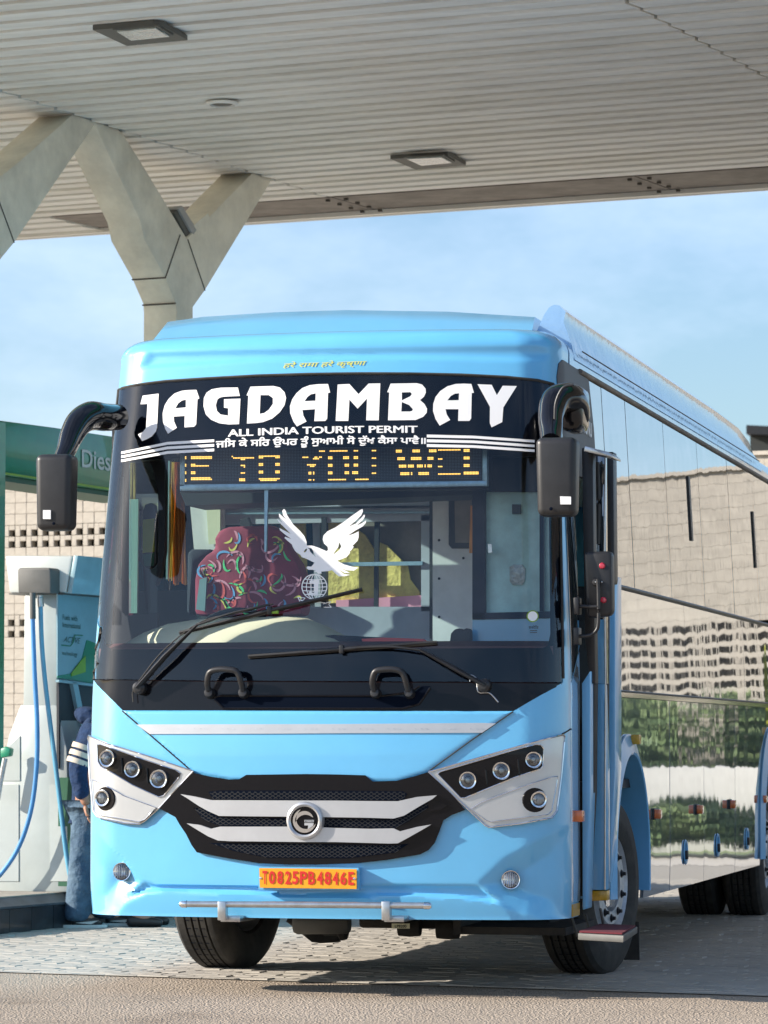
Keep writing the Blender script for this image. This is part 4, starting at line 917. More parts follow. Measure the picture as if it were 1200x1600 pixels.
def arcplate(name, r0, r1, a0, a1, m, z=.009, t=.006, taper=True, c=(0, 0)):
    n_ = 26; O = []; I = []
    for k in range(n_+1):
        f = k/n_; a = math.radians(a0+(a1-a0)*f); wd = (r1-r0)*(math.sin(PI*f)**.6 if taper else 1); rm = r1
        O.append((c[0]+rm*math.cos(a), c[1]+rm*math.sin(a))); I.append((c[0]+(rm-max(wd, .0006))*math.cos(a), c[1]+(rm-max(wd, .0006))*math.sin(a)))
    pts = O+I[::-1]; prism(name, [M@Vector((-x, y, z)) for x, y in pts], tuple(Vector((0, -1, 0))*t), m, bd)
# M's local x runs to the viewer's left or right; sgn picks the viewer's right
sx = 1 if (M.to_3x3()@Vector((1, 0, 0))).x > 0 else -1
def arc2(r0, r1, a0, a1, **k):
    if sx > 0: arcplate('badge_letter', r0, r1, 180-a0, 180-a1, 'chrome', **k)
    else: arcplate('badge_letter', r0, r1, a0, a1, 'chrome', **k)
arc2(.040, .062, 110, 345); arc2(.030, .050, 20, 190)
for q in ([(0, .004), (.050, .004), (.049, -.008), (0, -.008)], [(.0, -.012), (.050, -.012), (.045, -.026), (.03, -.036), (.018, -.042), (.02, -.024), (0, -.024)]): prism('badge_letter', [M@Vector((sx*x, y, .009)) for x, y in q], (0, -.006, 0), 'silver', bd)
Vt, Ft = text2d('MOTORS', bold=.01); meshobj('badge_text', [M@Vector((sx*(.003+x*.044), -.006+y*.008, .0158)) for x, y in Vt], Ft, 'frit_black', bd, smooth=False)

# --- number plate
P0 = PY([(405, 1356.5), (557, 1358), (557, 1389), (406, 1387)], -.062)
pl = prism('number_plate', [tuple(p) for p in P0], (0, .006, 0), 'plate_orange', bus)
Q = textpx(text2d('T', 0)[0], [(0, 0), (1, 0), (1, 1), (0, 1)])
xs_ = [(410, 417.5), (420, 430), (433, 442), (445.5, 454.5), (456.5, 466), (468.5, 479.5), (481.5, 492), (495, 504.5), (507, 517), (519.5, 528.5), (531.5, 541), (544, 553)]
for ch, (a, b) in zip('T0825PB4846E', xs_):
    Vt, Ft = text2d(ch, bold=.028); yb = 1381.2+(a-410)*.012; q = textpx(Vt, [(a, yb), (b, yb+.1), (b, yb-20.4), (a, yb-20.5)])
    meshobj('plate_character', PY(q, -.065), Ft, 'plate_red', pl, smooth=False)
for px_ in ((407.5, 1372), (553.5, 1373)): lathe('screw', [(0, .004), (.006, .003), (.008, 0)], axisM(PY([px_], -.062)[0], (0, -1, 0)), 'chrome', pl, 10)
bx = PY([(403, 1354), (560, 1356), (560, 1391), (404, 1390)], -.05); prism('plate_mount', [tuple(p) for p in bx], (0, .05, 0), 'bus_paint', bus)

# --- bumper tube
a, b = PY([(286, 1412.5), (669, 1415)], -.10)
bt = tube('bumper_tube', [a, b], .0165, 'aluminium', bus, seg=16, smooth_path=False)
for e, sg_ in ((a, -1), (b, 1)): lathe('end_cap', [(0, .022), (.012, .018), (.019, .006), (.019, -.02)], axisM(e, (sg_, 0, 0)), 'chrome', bt, 16)
for px_ in (348, 604):
    c = PY([(px_, 1415)], -.10)[0]; box('bracket', (c[0]-.022, c[1]-.022, c[2]-.075), (c[0]+.022, c[1]+.03, c[2]+.022), 'aluminium', bus, bev=.004); box('bracket_arm', (c[0]-.02, c[1]+.03, c[2]-.085), (c[0]+.085, c[1]+.34, c[2]-.055), 'aluminium', bus, bev=.003)
# --- silver strip above the grille
STR = C(A1, 3, [(255, 157), (1190, 155)])+C(A2, 3, [(700, 150), (765, 152), (700, 196), (20, 198)])+C(A1, 3, [(900, 200), (318, 202)])
ss_ = patch('trim_strip', STR, 'silver', bus, .016, .005, ds=.05, dv=.05)
bm = bmesh.new()
for k in range(12):
    for dx, w_ in ((0, 2), (9, 3), (16, 4)):
        x = 262+k*43+dx
        if 245 < x < 755: P, n_ = skinpt([(x, 1138.3), (x+w_, 1138.3), (x+w_, 1139.7), (x, 1139.7)], .018); bm.faces.new([bm.verts.new(p) for p in P])
tag(bmobj('strip_marks', bm, 'rim_grey', ss_, smooth=False, recalc=False), kind='stuff')

# --- grab handles on the cowl
for x0 in (327, 581):
    ps = [(x0+7, 1084), (x0+6, 1068), (x0+11, 1051), (x0+24, 1047), (x0+42, 1047), (x0+54, 1052), (x0+59, 1068), (x0+60, 1084)]
    if x0 < 400: ps = [(2*(x0+30.5)-x+1, y) for x, y in ps]
    sv = to_sv(ps); P = skin(sv[:, 0], sv[:, 1]); offs = [.02, .075, .095, .10, .10, .095, .075, .02]
    hd_ = tube('grab_handle', [Vector(p+np.array([0, -o, 0])) for p, o in zip(P, offs)], .016, 'satin_black', bus, seg=12)
    for i in (0, -1): lathe('foot', [(0, .05), (.022, .046), (.028, .02), (.03, -.03)], axisM(P[i], (0, -1, .15)), 'satin_black', hd_, 16)
# --- wipers
def wiper(piv, elbow, bladec, b0, b1, lab):
    def w3(px, o): P, n_ = skinpt([px], o); return Vector(P[0])
    wp = tube('wiper', [w3(piv, .05), w3(((piv[0]*.5+elbow[0]*.5), (piv[1]*.5+elbow[1]*.5)), .085), w3(elbow, .075)], [.020, .021, .012], 'satin_black', bus, seg=8, smooth_path=False, sx=1.3, sy=.6); wp['label'] = lab
    tube('wiper_rod', [w3(elbow, .075), w3(((elbow[0]*.55+bladec[0]*.45), (elbow[1]*.55+bladec[1]*.45)-3), .07), w3(bladec, .055)], .006, 'satin_black', wp, seg=8)
    lathe('pivot', [(0, .035), (.02, .034), (.034, .02), (.036, -.03)], axisM(w3(piv, .03), (0, -1, 0)), 'satin_black', wp, 18)
    n_ = 14; pts = [(b0[0]+(b1[0]-b0[0])*k/n_, b0[1]+(b1[1]-b0[1])*k/n_) for k in range(n_+1)]
    tube('wiper_blade', [w3(q, .018) for q in pts], .008, 'rubber', wp, seg=6, smooth_path=False, sy=1.5)
    tube('blade_spine', [w3(q, .03+.012*math.sin(PI*k/n_)) for k, q in enumerate(pts)], [.003, .009, .011, .009, .003], 'satin_black', wp, seg=8, smooth_path=False)
    q = w3(((b0[0]+b1[0])/2, (b0[1]+b1[1])/2), .04); box('blade_clip', q-Vector((.012, .014, .022)), q+Vector((.012, .014, .022)), 'satin_black', wp, bev=.004)
    return wp
w1 = wiper((222, 1076), (316, 980), (427, 947), (283, 990), (567, 922), 'wiper raised diagonally across the driver side')
tube('washer_hose', [Vector(skinpt([q], .03)[0][0]) for q in ((212, 1098), (212, 1080), (225, 1060), (262, 1015), (318, 973), (380, 958), (430, 945))], .0035, 'rubber', w1, seg=6)
P_ = Vector(skinpt([(432, 958)], .035)[0][0]); box('green_clip', P_-Vector((.022, .01, .009)), P_+Vector((.022, .01, .009)), 'leaf_green', w1, bev=.003)
w2 = wiper((757, 1072), (660, 1019), (560, 1014), (683, 1005), (390, 1027), 'wiper lying low across the door side')
tube('washer_hose', [Vector(skinpt([q], .03)[0][0]) for q in ((779, 1098), (765, 1084), (748, 1082), (745, 1062), (735, 1056), (735, 1066))], .0035, 'aluminium', w2, seg=6)

# --- mirrors
ml = empty('x', (0, 0, 0)); COL.objects.unlink(ml); bpy.data.objects.remove(ml)
def mirror_arm(px, y0, y1, radii, sy, parent):
    n_ = len(px); P = [PY([q], y0+(y1-y0)*k/(n_-1))[0] for k, q in enumerate(px)]
    return tube('mirror_arm', [Vector(p) for p in P], radii, 'mirror_black', parent, seg=18, sx=1.0, sy=sy, up=(0, 1, 0))
def rounded_box(name, c0, w_, h_, d_, r_, m, parent, taper=.92, lean=0.):
    bm = bmesh.new(); bmesh.ops.create_cube(bm, size=1)
    for v in bm.verts:
        f = 1 if v.co.z > 0 else taper; v.co = Vector((v.co.x*w_*f+(lean*v.co.z), v.co.y*d_*f, v.co.z*h_))
    bmesh.ops.bevel(bm, geom=list(bm.edges), offset=r_, segments=5, affect='EDGES', profile=.5)
    bmesh.ops.translate(bm, vec=c0, verts=bm.verts); return bmobj(name, bm, m, parent, angle=60)
c = PY([(89, 770)], -.42)[0]; pxm = 17.9/5547
ml = rounded_box('mirror', c, .198, .395, .15, .035, 'satin_black', bus, .93, .0); ml['label'] = 'mirror housing on the pump side'
arm = mirror_arm([(184, 652), (165, 652), (142, 650), (124, 660), (112, 680), (104, 702), (94, 722)], .22, -.42, [.070, .074, .078, .072, .063, .052, .042], 1.0, ml)
q = PY([(67, 797), (79, 797), (79, 811), (67, 811)], -.50); prism('reflector_sticker', [tuple(p) for p in q], (0, .01, 0), 'white_vinyl', ml)
lathe('camera_hole', [(0, .004), (.008, .0)], axisM(PY([(84, 818)], -.496)[0], (0, -1, 0)), 'frit_black', ml, 12)
c = PY([(872, 746)], -.40)[0]
mr = rounded_box('mirror', c, .208, .395, .15, .035, 'satin_black', bus, .93, .0); mr['label'] = 'mirror housing on the door side'
mirror_arm([(906, 652), (900, 632), (886, 622), (868, 628), (861, 650), (861, 674), (861, 692)], .18, -.38, [.055, .068, .080, .078, .066, .060, .054], 1.05, mr)
rounded_box('mirror_arm_root', PY([(897, 640)], .12)[0], .13, .24, .28, .05, 'mirror_black', mr, .95)
tube('arm_seam', [Vector(p) for p in PY([(897, 601), (880, 606), (869, 628), (867, 655), (866, 688)], -.30)], .008, 'satin_black', mr, seg=8)
q = PY([(875, 775.5), (892, 776), (892, 788), (875.5, 788)], -.482); prism('reflector_sticker', [tuple(p) for p in q], (0, .01, 0), 'white_vinyl', mr)
lathe('camera_hole', [(0, .004), (.009, .0)], axisM(PY([(861, 795)], -.476)[0], (0, -1, 0)), 'frit_black', mr, 12)
tube('mount_hook', [Vector(p) for p in PY([(898, 662), (902, 668), (899, 674), (896, 668)], .1)], .006, 'satin_black', mr, seg=6)

# ------------------------------------------------ side of the bus (door side)
def yside(px): return .30+(18375/(1886-px)-18.43)/.9742
def sS(y): return S1+(y-.3645)
def srect(y0, y1, v0, v1): return [(sS(y0), v0), (sS(y1), v0), (sS(y1), v1), (sS(y0), v1)]
YD = yside(960)                                  # rear edge of the doorway
yw = [YD+.02, yside(997), yside(1055), yside(1106.7), yside(1152.7)]
while yw[-1] < L-.2: yw.append(min(yw[-1]+1.52, L-.05))
def sid(name, loop, m, off, thick=.02, ds=.5, dv=.2, parent=bus, holes=()): return skin_sheet(name, [loop]+list(holes), m, parent, off, thick, ds, dv)
# arches
def arch_pts(yc, r, zc, z0, n=22):
    return [(yc+r*math.cos(PI*k/n), zc+r*math.sin(PI*k/n)*1.06) for k in range(n+1)]
yA, rA = 2.18, .60; yB = 8.98
def with_arch(y0, y1, v0, v1, yc, r):
    a = arch_pts(yc, r, .62, v0)                       # from rear (yc+r) over to front (yc-r)
    return [(sS(y0), v0), (sS(yc-r), v0)]+[(sS(y), z) for y, z in a[::-1]]+[(sS(yc+r), v0), (sS(y1), v0), (sS(y1), v1), (sS(y0), v1)]
V0, V1, V2, V3 = .405, 1.565, 2.19, 3.312
sid('lower_panel', with_arch(YD, 3.05, V0, V1, yA, rA), 'side_polish', 0, dv=.1, ds=.3)
yl = [3.05, 3.82, 5.33, 6.9, 8.3]
for a, b in zip(yl, yl[1:]):
    lp = sid('luggage_door', srect(a+.006, b-.006, V0, V1), 'side_polish', random.uniform(-.001, .002))
    if a > 3.5:
        P = skin(np.array([sS(a+.62)]), np.array([.62]))[0]
        lathe('flap_handle', [(0, -.006), (.055, -.006), (.058, .004), (.075, .008), (.08, 0)], axisM(P+np.array([.004, 0, 0]), (1, 0, 0)), 'bus_paint_trim', lp, 28)
        box('handle_lever', P+np.array([.002, -.02, -.045]), P+np.array([.022, .02, .01]), 'satin_black', lp, bev=.004)
sid('lower_panel', with_arch(8.306, L, V0, V1, yB, .66), 'side_polish', 0, dv=.1, ds=.3)
for y0, y1 in zip([YD]+[4.6, 7.5], [4.6, 7.5, L]): sid('waist_panel', srect(y0+.003, y1-.003, V1+.03, V2), 'side_polish', .0, dv=.1)
sid('waist_rail', srect(YD-.03, L, V1+.002, V1+.028), 'chrome', .014, .03)
tube('rail_lip', [Vector((1.315, YD-.03, V1+.036)), Vector((1.315, L, V1+.036))], .006, 'satin_black', bus, seg=6, smooth_path=False)
tube('window_rail', [Vector(skin(np.array([sS(y)]), np.array([V2+.004]))[0]+np.array([.004, 0, 0])) for y in (YD, L)], .014, 'satin_black', bus, seg=8, smooth_path=False)
for k, (a, b) in enumerate(zip(yw, yw[1:])):
    sid('side_window', srect(a+.008, b-.008, V2+.012, V3), 'tinted_glass', .004+random.uniform(-.001, .001), 0, dv=.12, ds=.4); sid('window_seal', srect(b-.008, b+.008, V2+.012, V3), 'satin_black', -.002, .01, dv=.2)
Pt = [Vector(skin(np.array([sS(y)]), np.array([V3+.012]))[0]+np.array([.006, 0, 0])) for y in np.linspace(.95, L, 9)]
tube('gutter', Pt, .016, 'canopy_dark', bus, seg=8, smooth_path=False)
for yy, vv in ((5.05, 2.62), (8.4, 2.6)): sid('window_catch', srect(yy, yy+.07, vv, vv+.42), 'satin_black', .014, .01)
sid('roof_side', [(sS(.62), V3+.012), (sS(L), V3+.012), (sS(L), VT+.28), (sS(.62), VT+.28)], 'roof_paint', .0, .02, dv=.04, ds=.5)
# arch trims
for yc, r in ((yA, rA), (yB, .66)):
    a = arch_pts(yc, r, .62, V0, 30); ins = [(yc-r-.0, .45)]+[(y, z) for y, z in a[::-1]]+[(yc+r, .45)]
    V = []; Fc = []
    for k, (y, z) in enumerate(ins):
        d = np.array([y-yc, z-.62]) if z > .62 else np.array([np.sign(y-yc), 0.0]); d = d/np.linalg.norm(d)
        wd = .065+.03*max(0, d[1])
        for (o, x) in ((wd, 1.302), (wd, 1.312), (.0, 1.340), (-.012, 1.334), (-.012, 1.13)): V.append((x, y+d[0]*o, z+d[1]*o*1.1))
        if k:
            for j in range(4): q = (k-1)*5+j; Fc.append((q, q+1, q+6, q+5))
    at = meshobj('arch_trim', V, Fc, 'bus_paint_trim', bus, angle=30)
    box('arch_lamp', (1.318, yc+.02, .62+r*1.06+.045), (1.368, yc+.09, .62+r*1.06+.10), 'yellow_reflector', at, bev=.006)
    box('wheel_housing', (.55, yc-r-.16, .5), (.57, yc+r+.16, 1.55), 'under_black', bus); box('wheel_housing', (.55, yc-r-.16, 1.42), (1.26, yc+r+.16, 1.45), 'under_black', bus)
    for s_ in (-1, 1): box('wheel_housing', (.55, yc+s_*(r+.1), .47), (1.27, yc+s_*(r+.12), 1.45), 'under_black', bus)
# side marker lamps
for px_, py_ in ((1020, 1271), (1086, 1264), (1138, 1256), (1187, 1248)):
    y = yside(px_); z = 1.33+(1155-py_)*(18375/(1886-px_))/5547; m_ = box('side_marker', (1.302, y-.045, z-.028), (1.345, y+.045, z+.028), 'amber', bus, bev=.006); box('marker_base', (1.300, y-.055, z-.034), (1.312, y+.055, z+.034), 'satin_black', m_, bev=.003)
P = skin(np.array([sS(.47)]), np.array([.93]))[0]; m_ = box('side_marker', P+np.array([.0, -.05, -.03]), P+np.array([.045, .05, .03]), 'amber', bus, bev=.006)
# black fleet panel above the door
BP = [(878, 600), (877, 575), (882, 564), (895, 562.5), (934, 578), (940, 610), (945, 660), (948, 708), (930, 707), (915, 706), (900, 697), (893, 690), (884, 650)]
sv = to_sv([(934, 578), (948, 708)], True)
bp = skin_sheet('upper_corner_panel', [[(1.36, 2.80), (sS(.60), 2.74), (sS(1.42), 2.74), (sS(1.40), 3.04), (sS(1.30), 3.30), (sS(1.2), 3.325), (1.43, 3.335), (1.37, 3.31), (1.345, 3.24)]], 'panel_grey', bus, .006, .02, .08, .12)
sid('window_post', [(sS(1.43), 2.74), (YD+.04-.3645+S1, 2.19), (YD+.04-.3645+S1, 3.31), (sS(1.31), 3.31), (sS(1.41), 3.04)], 'side_window_glass', .003, .01, dv=.1, ds=.2)
Vt, Ft = text2d('UNONU', bold=.03, shear=.2)
if len(Vt): meshobj('fleet_lettering', [skin(np.array([sS(.86+.42*u)]), np.array([2.99+.085*t_-.01*u]))[0]+np.array([.012, 0, 0]) for u, t_ in Vt], Ft, 'white_vinyl', bp, smooth=False)

# door: folded leaves seen edge on, in the doorway between the corner post and the side wall
def dpl(name, pts, y, d, m, parent=bus, bev=.004): return prism(name, [tuple(p) for p in PY(pts, y)], (0, d, 0), m, parent, bev=bev)
patch_q = [(1.40, 1.84), (sS(.56), 1.88), (sS(.56), 2.78), (1.36, 2.78)]
skin_sheet('quarter_glass', [[(1.44, 1.645), (sS(.60), 1.82), (sS(.60), 2.73), (1.39, 2.73)]], 'side_window_glass', bus, .005, .012, .05, .1)
skin_sheet('reflective_strip', [[(1.455, .41), (sS(.59), .41), (sS(.59), .475), (1.455, .475)]], 'yellow_reflector', bus, .004, .004, .05, .1)
skin_sheet('corner_skirt', [[(1.455, .485), (sS(.59), .485), (sS(.59), 1.79), (1.435, 1.625), (1.45, 1.2)]], 'side_polish', bus, .004, .008, .05, .1)
dr = dpl('door', [(928, 1068), (944, 1068), (948, 1200), (948.5, 1391), (918, 1391), (926, 1200)], .92, .10, 'bus_paint_trim', bev=.008); dr['label'] = 'blue door leaf half folded open'
dpl('door_strip', [(919, 1392), (948.5, 1392), (948.5, 1407), (919, 1408)], .92, .09, 'yellow_reflector', dr)
dpl('door_edge', [(909, 1068), (922, 1048), (922, 1240), (917, 1420), (910, 1422)], .60, .16, 'bus_paint_trim', dr, .006)
dpl('door_seal', [(922, 1040), (929, 1040), (927, 1240), (918, 1392), (916, 1419)], .70, .12, 'rubber', dr, .003)
dpl('door_seal', [(944, 960), (948, 960), (947, 1200), (949, 1330), (948, 1391)], 1.0, .10, 'rubber', dr, .001)
dpl('door_pillar', [(947, 900), (961, 900), (961, 1200), (955, 1300), (948, 1380), (947, 1100)], 1.35, .22, 'bus_paint_trim')
dg = dpl('door_window', [(926, 712), (946, 712), (948, 1068), (930, 1068)], .93, .05, 'side_window_glass', dr, .003)
dpl('door_window_frame', [(909, 700), (926, 700), (930, 1068), (922, 1068), (914, 1000)], .66, .1, 'satin_black', dr, .004)
dpl('door_window_frame', [(944, 706), (958, 706), (960, 905), (959, 912), (947, 912)], 1.25, .12, 'satin_black', dr, .004)
tube('door_seam_trim', [Vector(p) for p in PY([(946, 712), (944, 860), (946, 1060), (945, 1390)], .90)], .005, 'aluminium', dr, seg=6, smooth_path=False)
dpl('door_lower_blue', [(929, 968), (944, 968), (944, 1068), (928, 1068)], .915, .03, 'bus_paint_trim', dr, .002)
dpl('door_hanger', [(914, 697), (950, 706), (958, 712), (958, 716), (945, 712), (912, 705)], .56, .25, 'aluminium', dr, .002)
tube('grab_rail', [Vector(p) for p in PY([(933, 722), (935, 780), (934, 850)], .9)], .012, 'satin_black', dr)
# small kerb mirror on its bracket
km = prism('kerb_mirror', [tuple(p) for p in PY([(913, 866), (916, 862), (952, 861), (956, 866), (957, 955), (952, 962), (922, 966), (917, 960)], .36)], (0, .09, 0), 'satin_black', bus, bev=.014); km['label'] = 'small rectangular kerb mirror with two red reflectors by the door'
for px_ in ((941, 884), (943, 937.5)): lathe('red_reflector', [(0, .008), (.012, .007), (.0165, .0)], axisM(PY([px_], .358)[0], (0, -1, 0)), 'red_reflector', km, 18)
tube('bracket_tube', [Vector(p) for p in PY([(903, 994), (920, 993), (931, 986), (935, 972), (935, 930), (934, 905)], .31)], .0095, 'satin_black', km, seg=8)
tube('bracket_tube', [Vector(p) for p in PY([(903, 947), (920, 948), (934, 948)], .31)], .0095, 'satin_black', km, seg=8, smooth_path=False)
for py_ in (947, 994): c = PY([(901, py_)], .31)[0]; box('bracket_mount', (c[0]-.012, c[1]-.03, c[2]-.045), (c[0]+.016, c[1]+.06, c[2]+.045), 'satin_black', km, bev=.006)
lathe('ball_joint', [(0, .02), (.016, .016), (.022, 0), (.02, -.02)], axisM(PY([(931, 910)], .35)[0], (0, -1, 0)), 'satin_black', km, 14)
for px_ in ((931, 909.5), (940.5, 909.5)): lathe('bolt', [(0, .006), (.004, .004), (.005, 0)], axisM(PY([px_], .328)[0], (0, -1, 0)), 'aluminium', km, 8)
# steps below the door
st = prism('door_step', [tuple(p) for p in PZ([(903, 1458), (937, 1445), (996, 1448), (974, 1462)], .34)], (0, 0, -.035), 'pump_grey', bus, bev=.004); st['label'] = 'lowest door step with dark red mat'
prism('step_mat', [tuple(p) for p in PZ([(905, 1457), (938, 1445.5), (993, 1448), (972, 1460)], .343)], (0, 0, .008), 'mat_red', st)
box('step_well', (.62, .62, .30), (1.22, 1.52, .34), 'under_black', bus); box('step_well', (.62, .60, .3), (.66, 1.5, .9), 'under_black', bus)
for px0, px1 in (((893, 1433), (902, 1463)), ((915, 1428), (920, 1448)), ((938, 1420), (943, 1446))): a = PY([px0], .8)[0]; b = PY([px1], .85)[0]; tube('step_stay', [a, b], .008, 'pump_grey', bus, seg=6, smooth_path=False)

# ------------------------------------------------ roof
ys_ = np.linspace(.9, L, 3)
roofP = skin(np.linspace(-1.62, 1.66, 60), np.full(60, VT+.27))
V = [tuple(p) for p in roofP]+[(1.06, L, VT+.13), (-1.06, L, VT+.13)]; 
meshobj('roof_panel', V, [tuple(range(len(V)))], 'roof_paint', bus, smooth=False)
fr_px = [(829, 536), (836, 524), (843, 508), (850, 492), (858, 480), (866, 476), (874, 477), (884, 487), (892, 502), (899, 520), (903, 536)]
FR = PY(fr_px, .95); FR[:, 2] = np.maximum(FR[:, 2], VT+.02)
FR[-3:, 0] = np.minimum(FR[-3:, 0], [1.16, 1.205, 1.218]); FR[-1] = (1.222, .95, VT-.01); FR[-2, 2] = VT+.07
Ls = [(.95, 0.0), (2.2, 0.0), (3.6, -.0), (5.2, -.0), (7.0, -.0), (8.2, -.02), (8.8, -.10), (9.2, -.26)]
def fairing(mirror, name, y_off=0):
    V = []; Fc = []; n_ = len(FR); zb = VT+.06
    for (y, dz) in Ls:
        for p in FR:
            z = zb+(p[2]-zb)*max(.05, 1+dz/.30) if p[2] > zb else p[2]; V.append(((-p[0] if mirror else p[0]), y+(y_off if y < 1 else 0), z))
    for k in range(len(Ls)-1):
        for j in range(n_-1): q = k*n_+j; Fc.append((q, q+1, q+1+n_, q+n_))
    Fc.append(tuple(range(n_))); Fc.append(tuple(range((len(Ls)-1)*n_, len(Ls)*n_)))
    o = meshobj(name, V, Fc, 'roof_paint', bus, angle=40); return o
fa = fairing(False, 'roof_fairing'); fb = fairing(True, 'roof_fairing', .42)
FRv = PY([(866, 477)], .95)[0]
# front visor between the fairings
vb = PY([(234, 542.5), (262, 540.5), (400, 536.5), (540, 533.5), (690, 532), (829, 532.5)], .62)
vt = PY([(262, 503), (318, 495), (430, 488), (540, 484.5), (700, 487), (836, 495.5)], 1.05)
V = []; Fc = []
for a, b in zip(vb, vt):
    V += [tuple(a+np.array([0, .05, -.004])), tuple(a), tuple(a+np.array([0, .012, .022])), tuple(a*.35+b*.65+np.array([0, -.01, 0])), tuple(b), tuple(b+np.array([0, .5, .0]))]
for k in range(5):
    for j in range(5): q = k*6+j; Fc.append((q, q+6, q+7, q+1))
Fc += [(0, 1, 2, 3, 4, 5), (30, 31, 32, 33, 34, 35)]
meshobj('roof_visor', V, Fc, 'bus_paint', bus, angle=35)
a = np.array([tuple(v) for v in vb]); tube('visor_gap', [Vector(p+np.array([0, .03, -.014])) for p in a], .007, 'under_black', bus, seg=6, smooth_path=False)
hp_ = PY([(264, 504), (270, 497), (280, 490), (290, 487.5), (300, 489), (312, 493), (320, 496), (318, 500), (300, 501)], 1.12)
tube('fairing_seam', [Vector((1.228, y, VT+.055)) for y in np.linspace(1.15, 9.0, 6)], .004, 'panel_grey', bus, seg=5, smooth_path=False)

# ------------------------------------------------ far side, rear, floor, chassis
bm = bmesh.new(); 
box('far_side_lower', (-1.30, .66, .456), (-1.27, L, 1.95), 'bus_paint', bus)
box('far_side_upper', (-1.25, .80, 3.11), (-1.20, L, 3.46), 'bus_paint', bus)
for a, b in ((.62, .75), (2.3, 2.5), (4.2, 4.3), (5.9, 6.0), (7.6, 7.7), (L-.3, L)): box('window_pillar', (-1.285, a, 1.95), (-1.225, b, 3.12), 'interior_dark', bus)
for a, b in ((.75, 2.3), (2.5, 4.2), (4.3, 5.9), (6.0, 7.6), (7.7, L-.3)): box('far_window', (-1.262, a, 1.95), (-1.256, b, 3.12), 'clear_glass', bus)
box('rear_wall', (-1.28, L-.02, .5), (1.28, L+.04, 3.5), 'bus_paint', bus)
box('floor', (-1.25, 1.0, 1.05), (1.25, L-.05, 1.10), 'interior_dark', bus)
box('floor_front', (-1.25, .42, .85), (.55, 1.0, .90), 'interior_dark', bus)
box('inner_side', (1.17, YD+.02, 1.10), (1.20, L-.05, 2.1), 'interior_light', bus)
box('ceiling', (-1.18, .7, 3.26), (1.15, L-.05, 3.30), 'interior_light', bus)
box('chassis_frame', (-.6, .5, .52), (.6, L-.4, .72), 'under_black', bus)
box('front_apron', (-1.1, .46, .50), (1.1, .50, 1.0), 'under_black', bus)
# --- wheels
def wheel(c, ax, lab, rim=True, parent=bus, ro=.505, w_=.295):
    M = axisM(c, ax); h = w_/2
    prof = [(.285, -h*.75), (.30, -h*.9), (.38, -h*1.05), (.44, -h*1.02), (.485, -h*.9), (ro-.002, -h*.78)]
    for k in range(5):
        z0 = -h*.74+k*(2*h*.74)/5; z1 = z0+(2*h*.74)/5
        prof += [(ro, z0), (ro+.001, z1-.014), (ro-.014, z1-.012), (ro-.014, z1-.003)] if k < 4 else [(ro, z0), (ro, z1)]
    prof += [(.485, h*.9), (.44, h*1.02), (.38, h*1.05), (.36, h*1.06), (.30, h*.9), (.285, h*.75)]
    ty = lathe('wheel', prof, M, 'rubber', parent, 72, angle=28); ty['label'] = lab
    rp = [(.285, -h*.8), (.275, h*.2), (.288, h*.75), (.300, h*.86), (.292, h*.9), (.27, h*.70), (.262, h*.45)]
    lathe('rim', rp, M, 'rim_grey', ty, 48)
    if rim:
        lathe('wheel_disc', [(.262, h*.45), (.235, h*.70), (.222, h*.92), (.150, h*.92), (.145, h*.62), (.115, h*.55), (.108, h*.95), (.085, h*1.02), (.078, h*.7), (0, h*.7)], M, 'rim_grey', ty, 48)
        for k in range(10):
            a = 2*PI*(k+.5)/10; lathe('wheel_nut', [(0, .028), (.011, .026), (.012, .012), (.017, .01), (.018, 0)], M@Matrix.Translation((.187*math.cos(a), .187*math.sin(a), h*.92)), 'satin_black', ty, 6)
            lathe('disc_hole', [(0, .0012), (.024, .001)], M@Matrix.Translation((.187*math.cos(a), .187*math.sin(a), h*.92)), 'under_black', ty, 14)
    else: lathe('wheel_disc', [(.27, -h*.5), (.15, -h*.3), (0, -h*.3)], M, 'under_black', ty, 32)
    # sipes across the ribs
    bm = bmesh.new()
    for k in range(60):
        a = 2*PI*k/60
        for z0 in (-h*.30, h*.30, 0): add_box(bm, (ro-.004, -.0015, z0-.012), (ro+.0018, .0015, z0+.012), M=M@Matrix.Rotation(a, 4, 'Z'))
    tag(bmobj('tread_sipes', bm, 'frit_black', ty, smooth=False), kind='stuff'); return ty
sa = math.radians(10)
wheel((1.08, 2.15, .505), (math.cos(sa), -math.sin(sa), 0), 'front wheel on the door side, rim showing')
wheel((-1.04, 2.15, .505), (-math.cos(sa), math.sin(sa), 0), 'front wheel on the pump side, tread showing')
for x_, ax in ((1.13, 1), (.79, 1), (-1.13, -1), (-.79, -1)): wheel((x_, yB, .505), (ax, 0, 0), 'rear dual wheel', rim=(abs(x_) > 1))
tube('front_axle', [(-.95, 2.15, .47), (-.6, 2.15, .40), (.6, 2.15, .40), (.95, 2.15, .47)], .055, 'under_black', bus)
tube('track_rod', [(-.85, 1.78, .42), (.85, 1.78, .42)], .02, 'pump_grey', bus, smooth_path=False)
tube('drag_link', [Vector(p) for p in PY([(655, 1432), (760, 1441), (885, 1458)], 1.3)], .014, 'pump_grey', bus)
lathe('air_tank', [(0, .16), (.05, .16), (.06, .14), (.06, -.14), (.05, -.16), (0, -.16)], axisM(PY([(503, 1443)], 1.6)[0], (1, 0, .02)), 'pump_grey', bus, 24)
lathe('brake_chamber', [(0, .08), (.075, .08), (.08, .05), (.055, .03), (.055, -.05), (0, -.06)], axisM(PY([(520, 1447)], 1.7)[0], (1, 0, 0)), 'under_black', bus, 20)
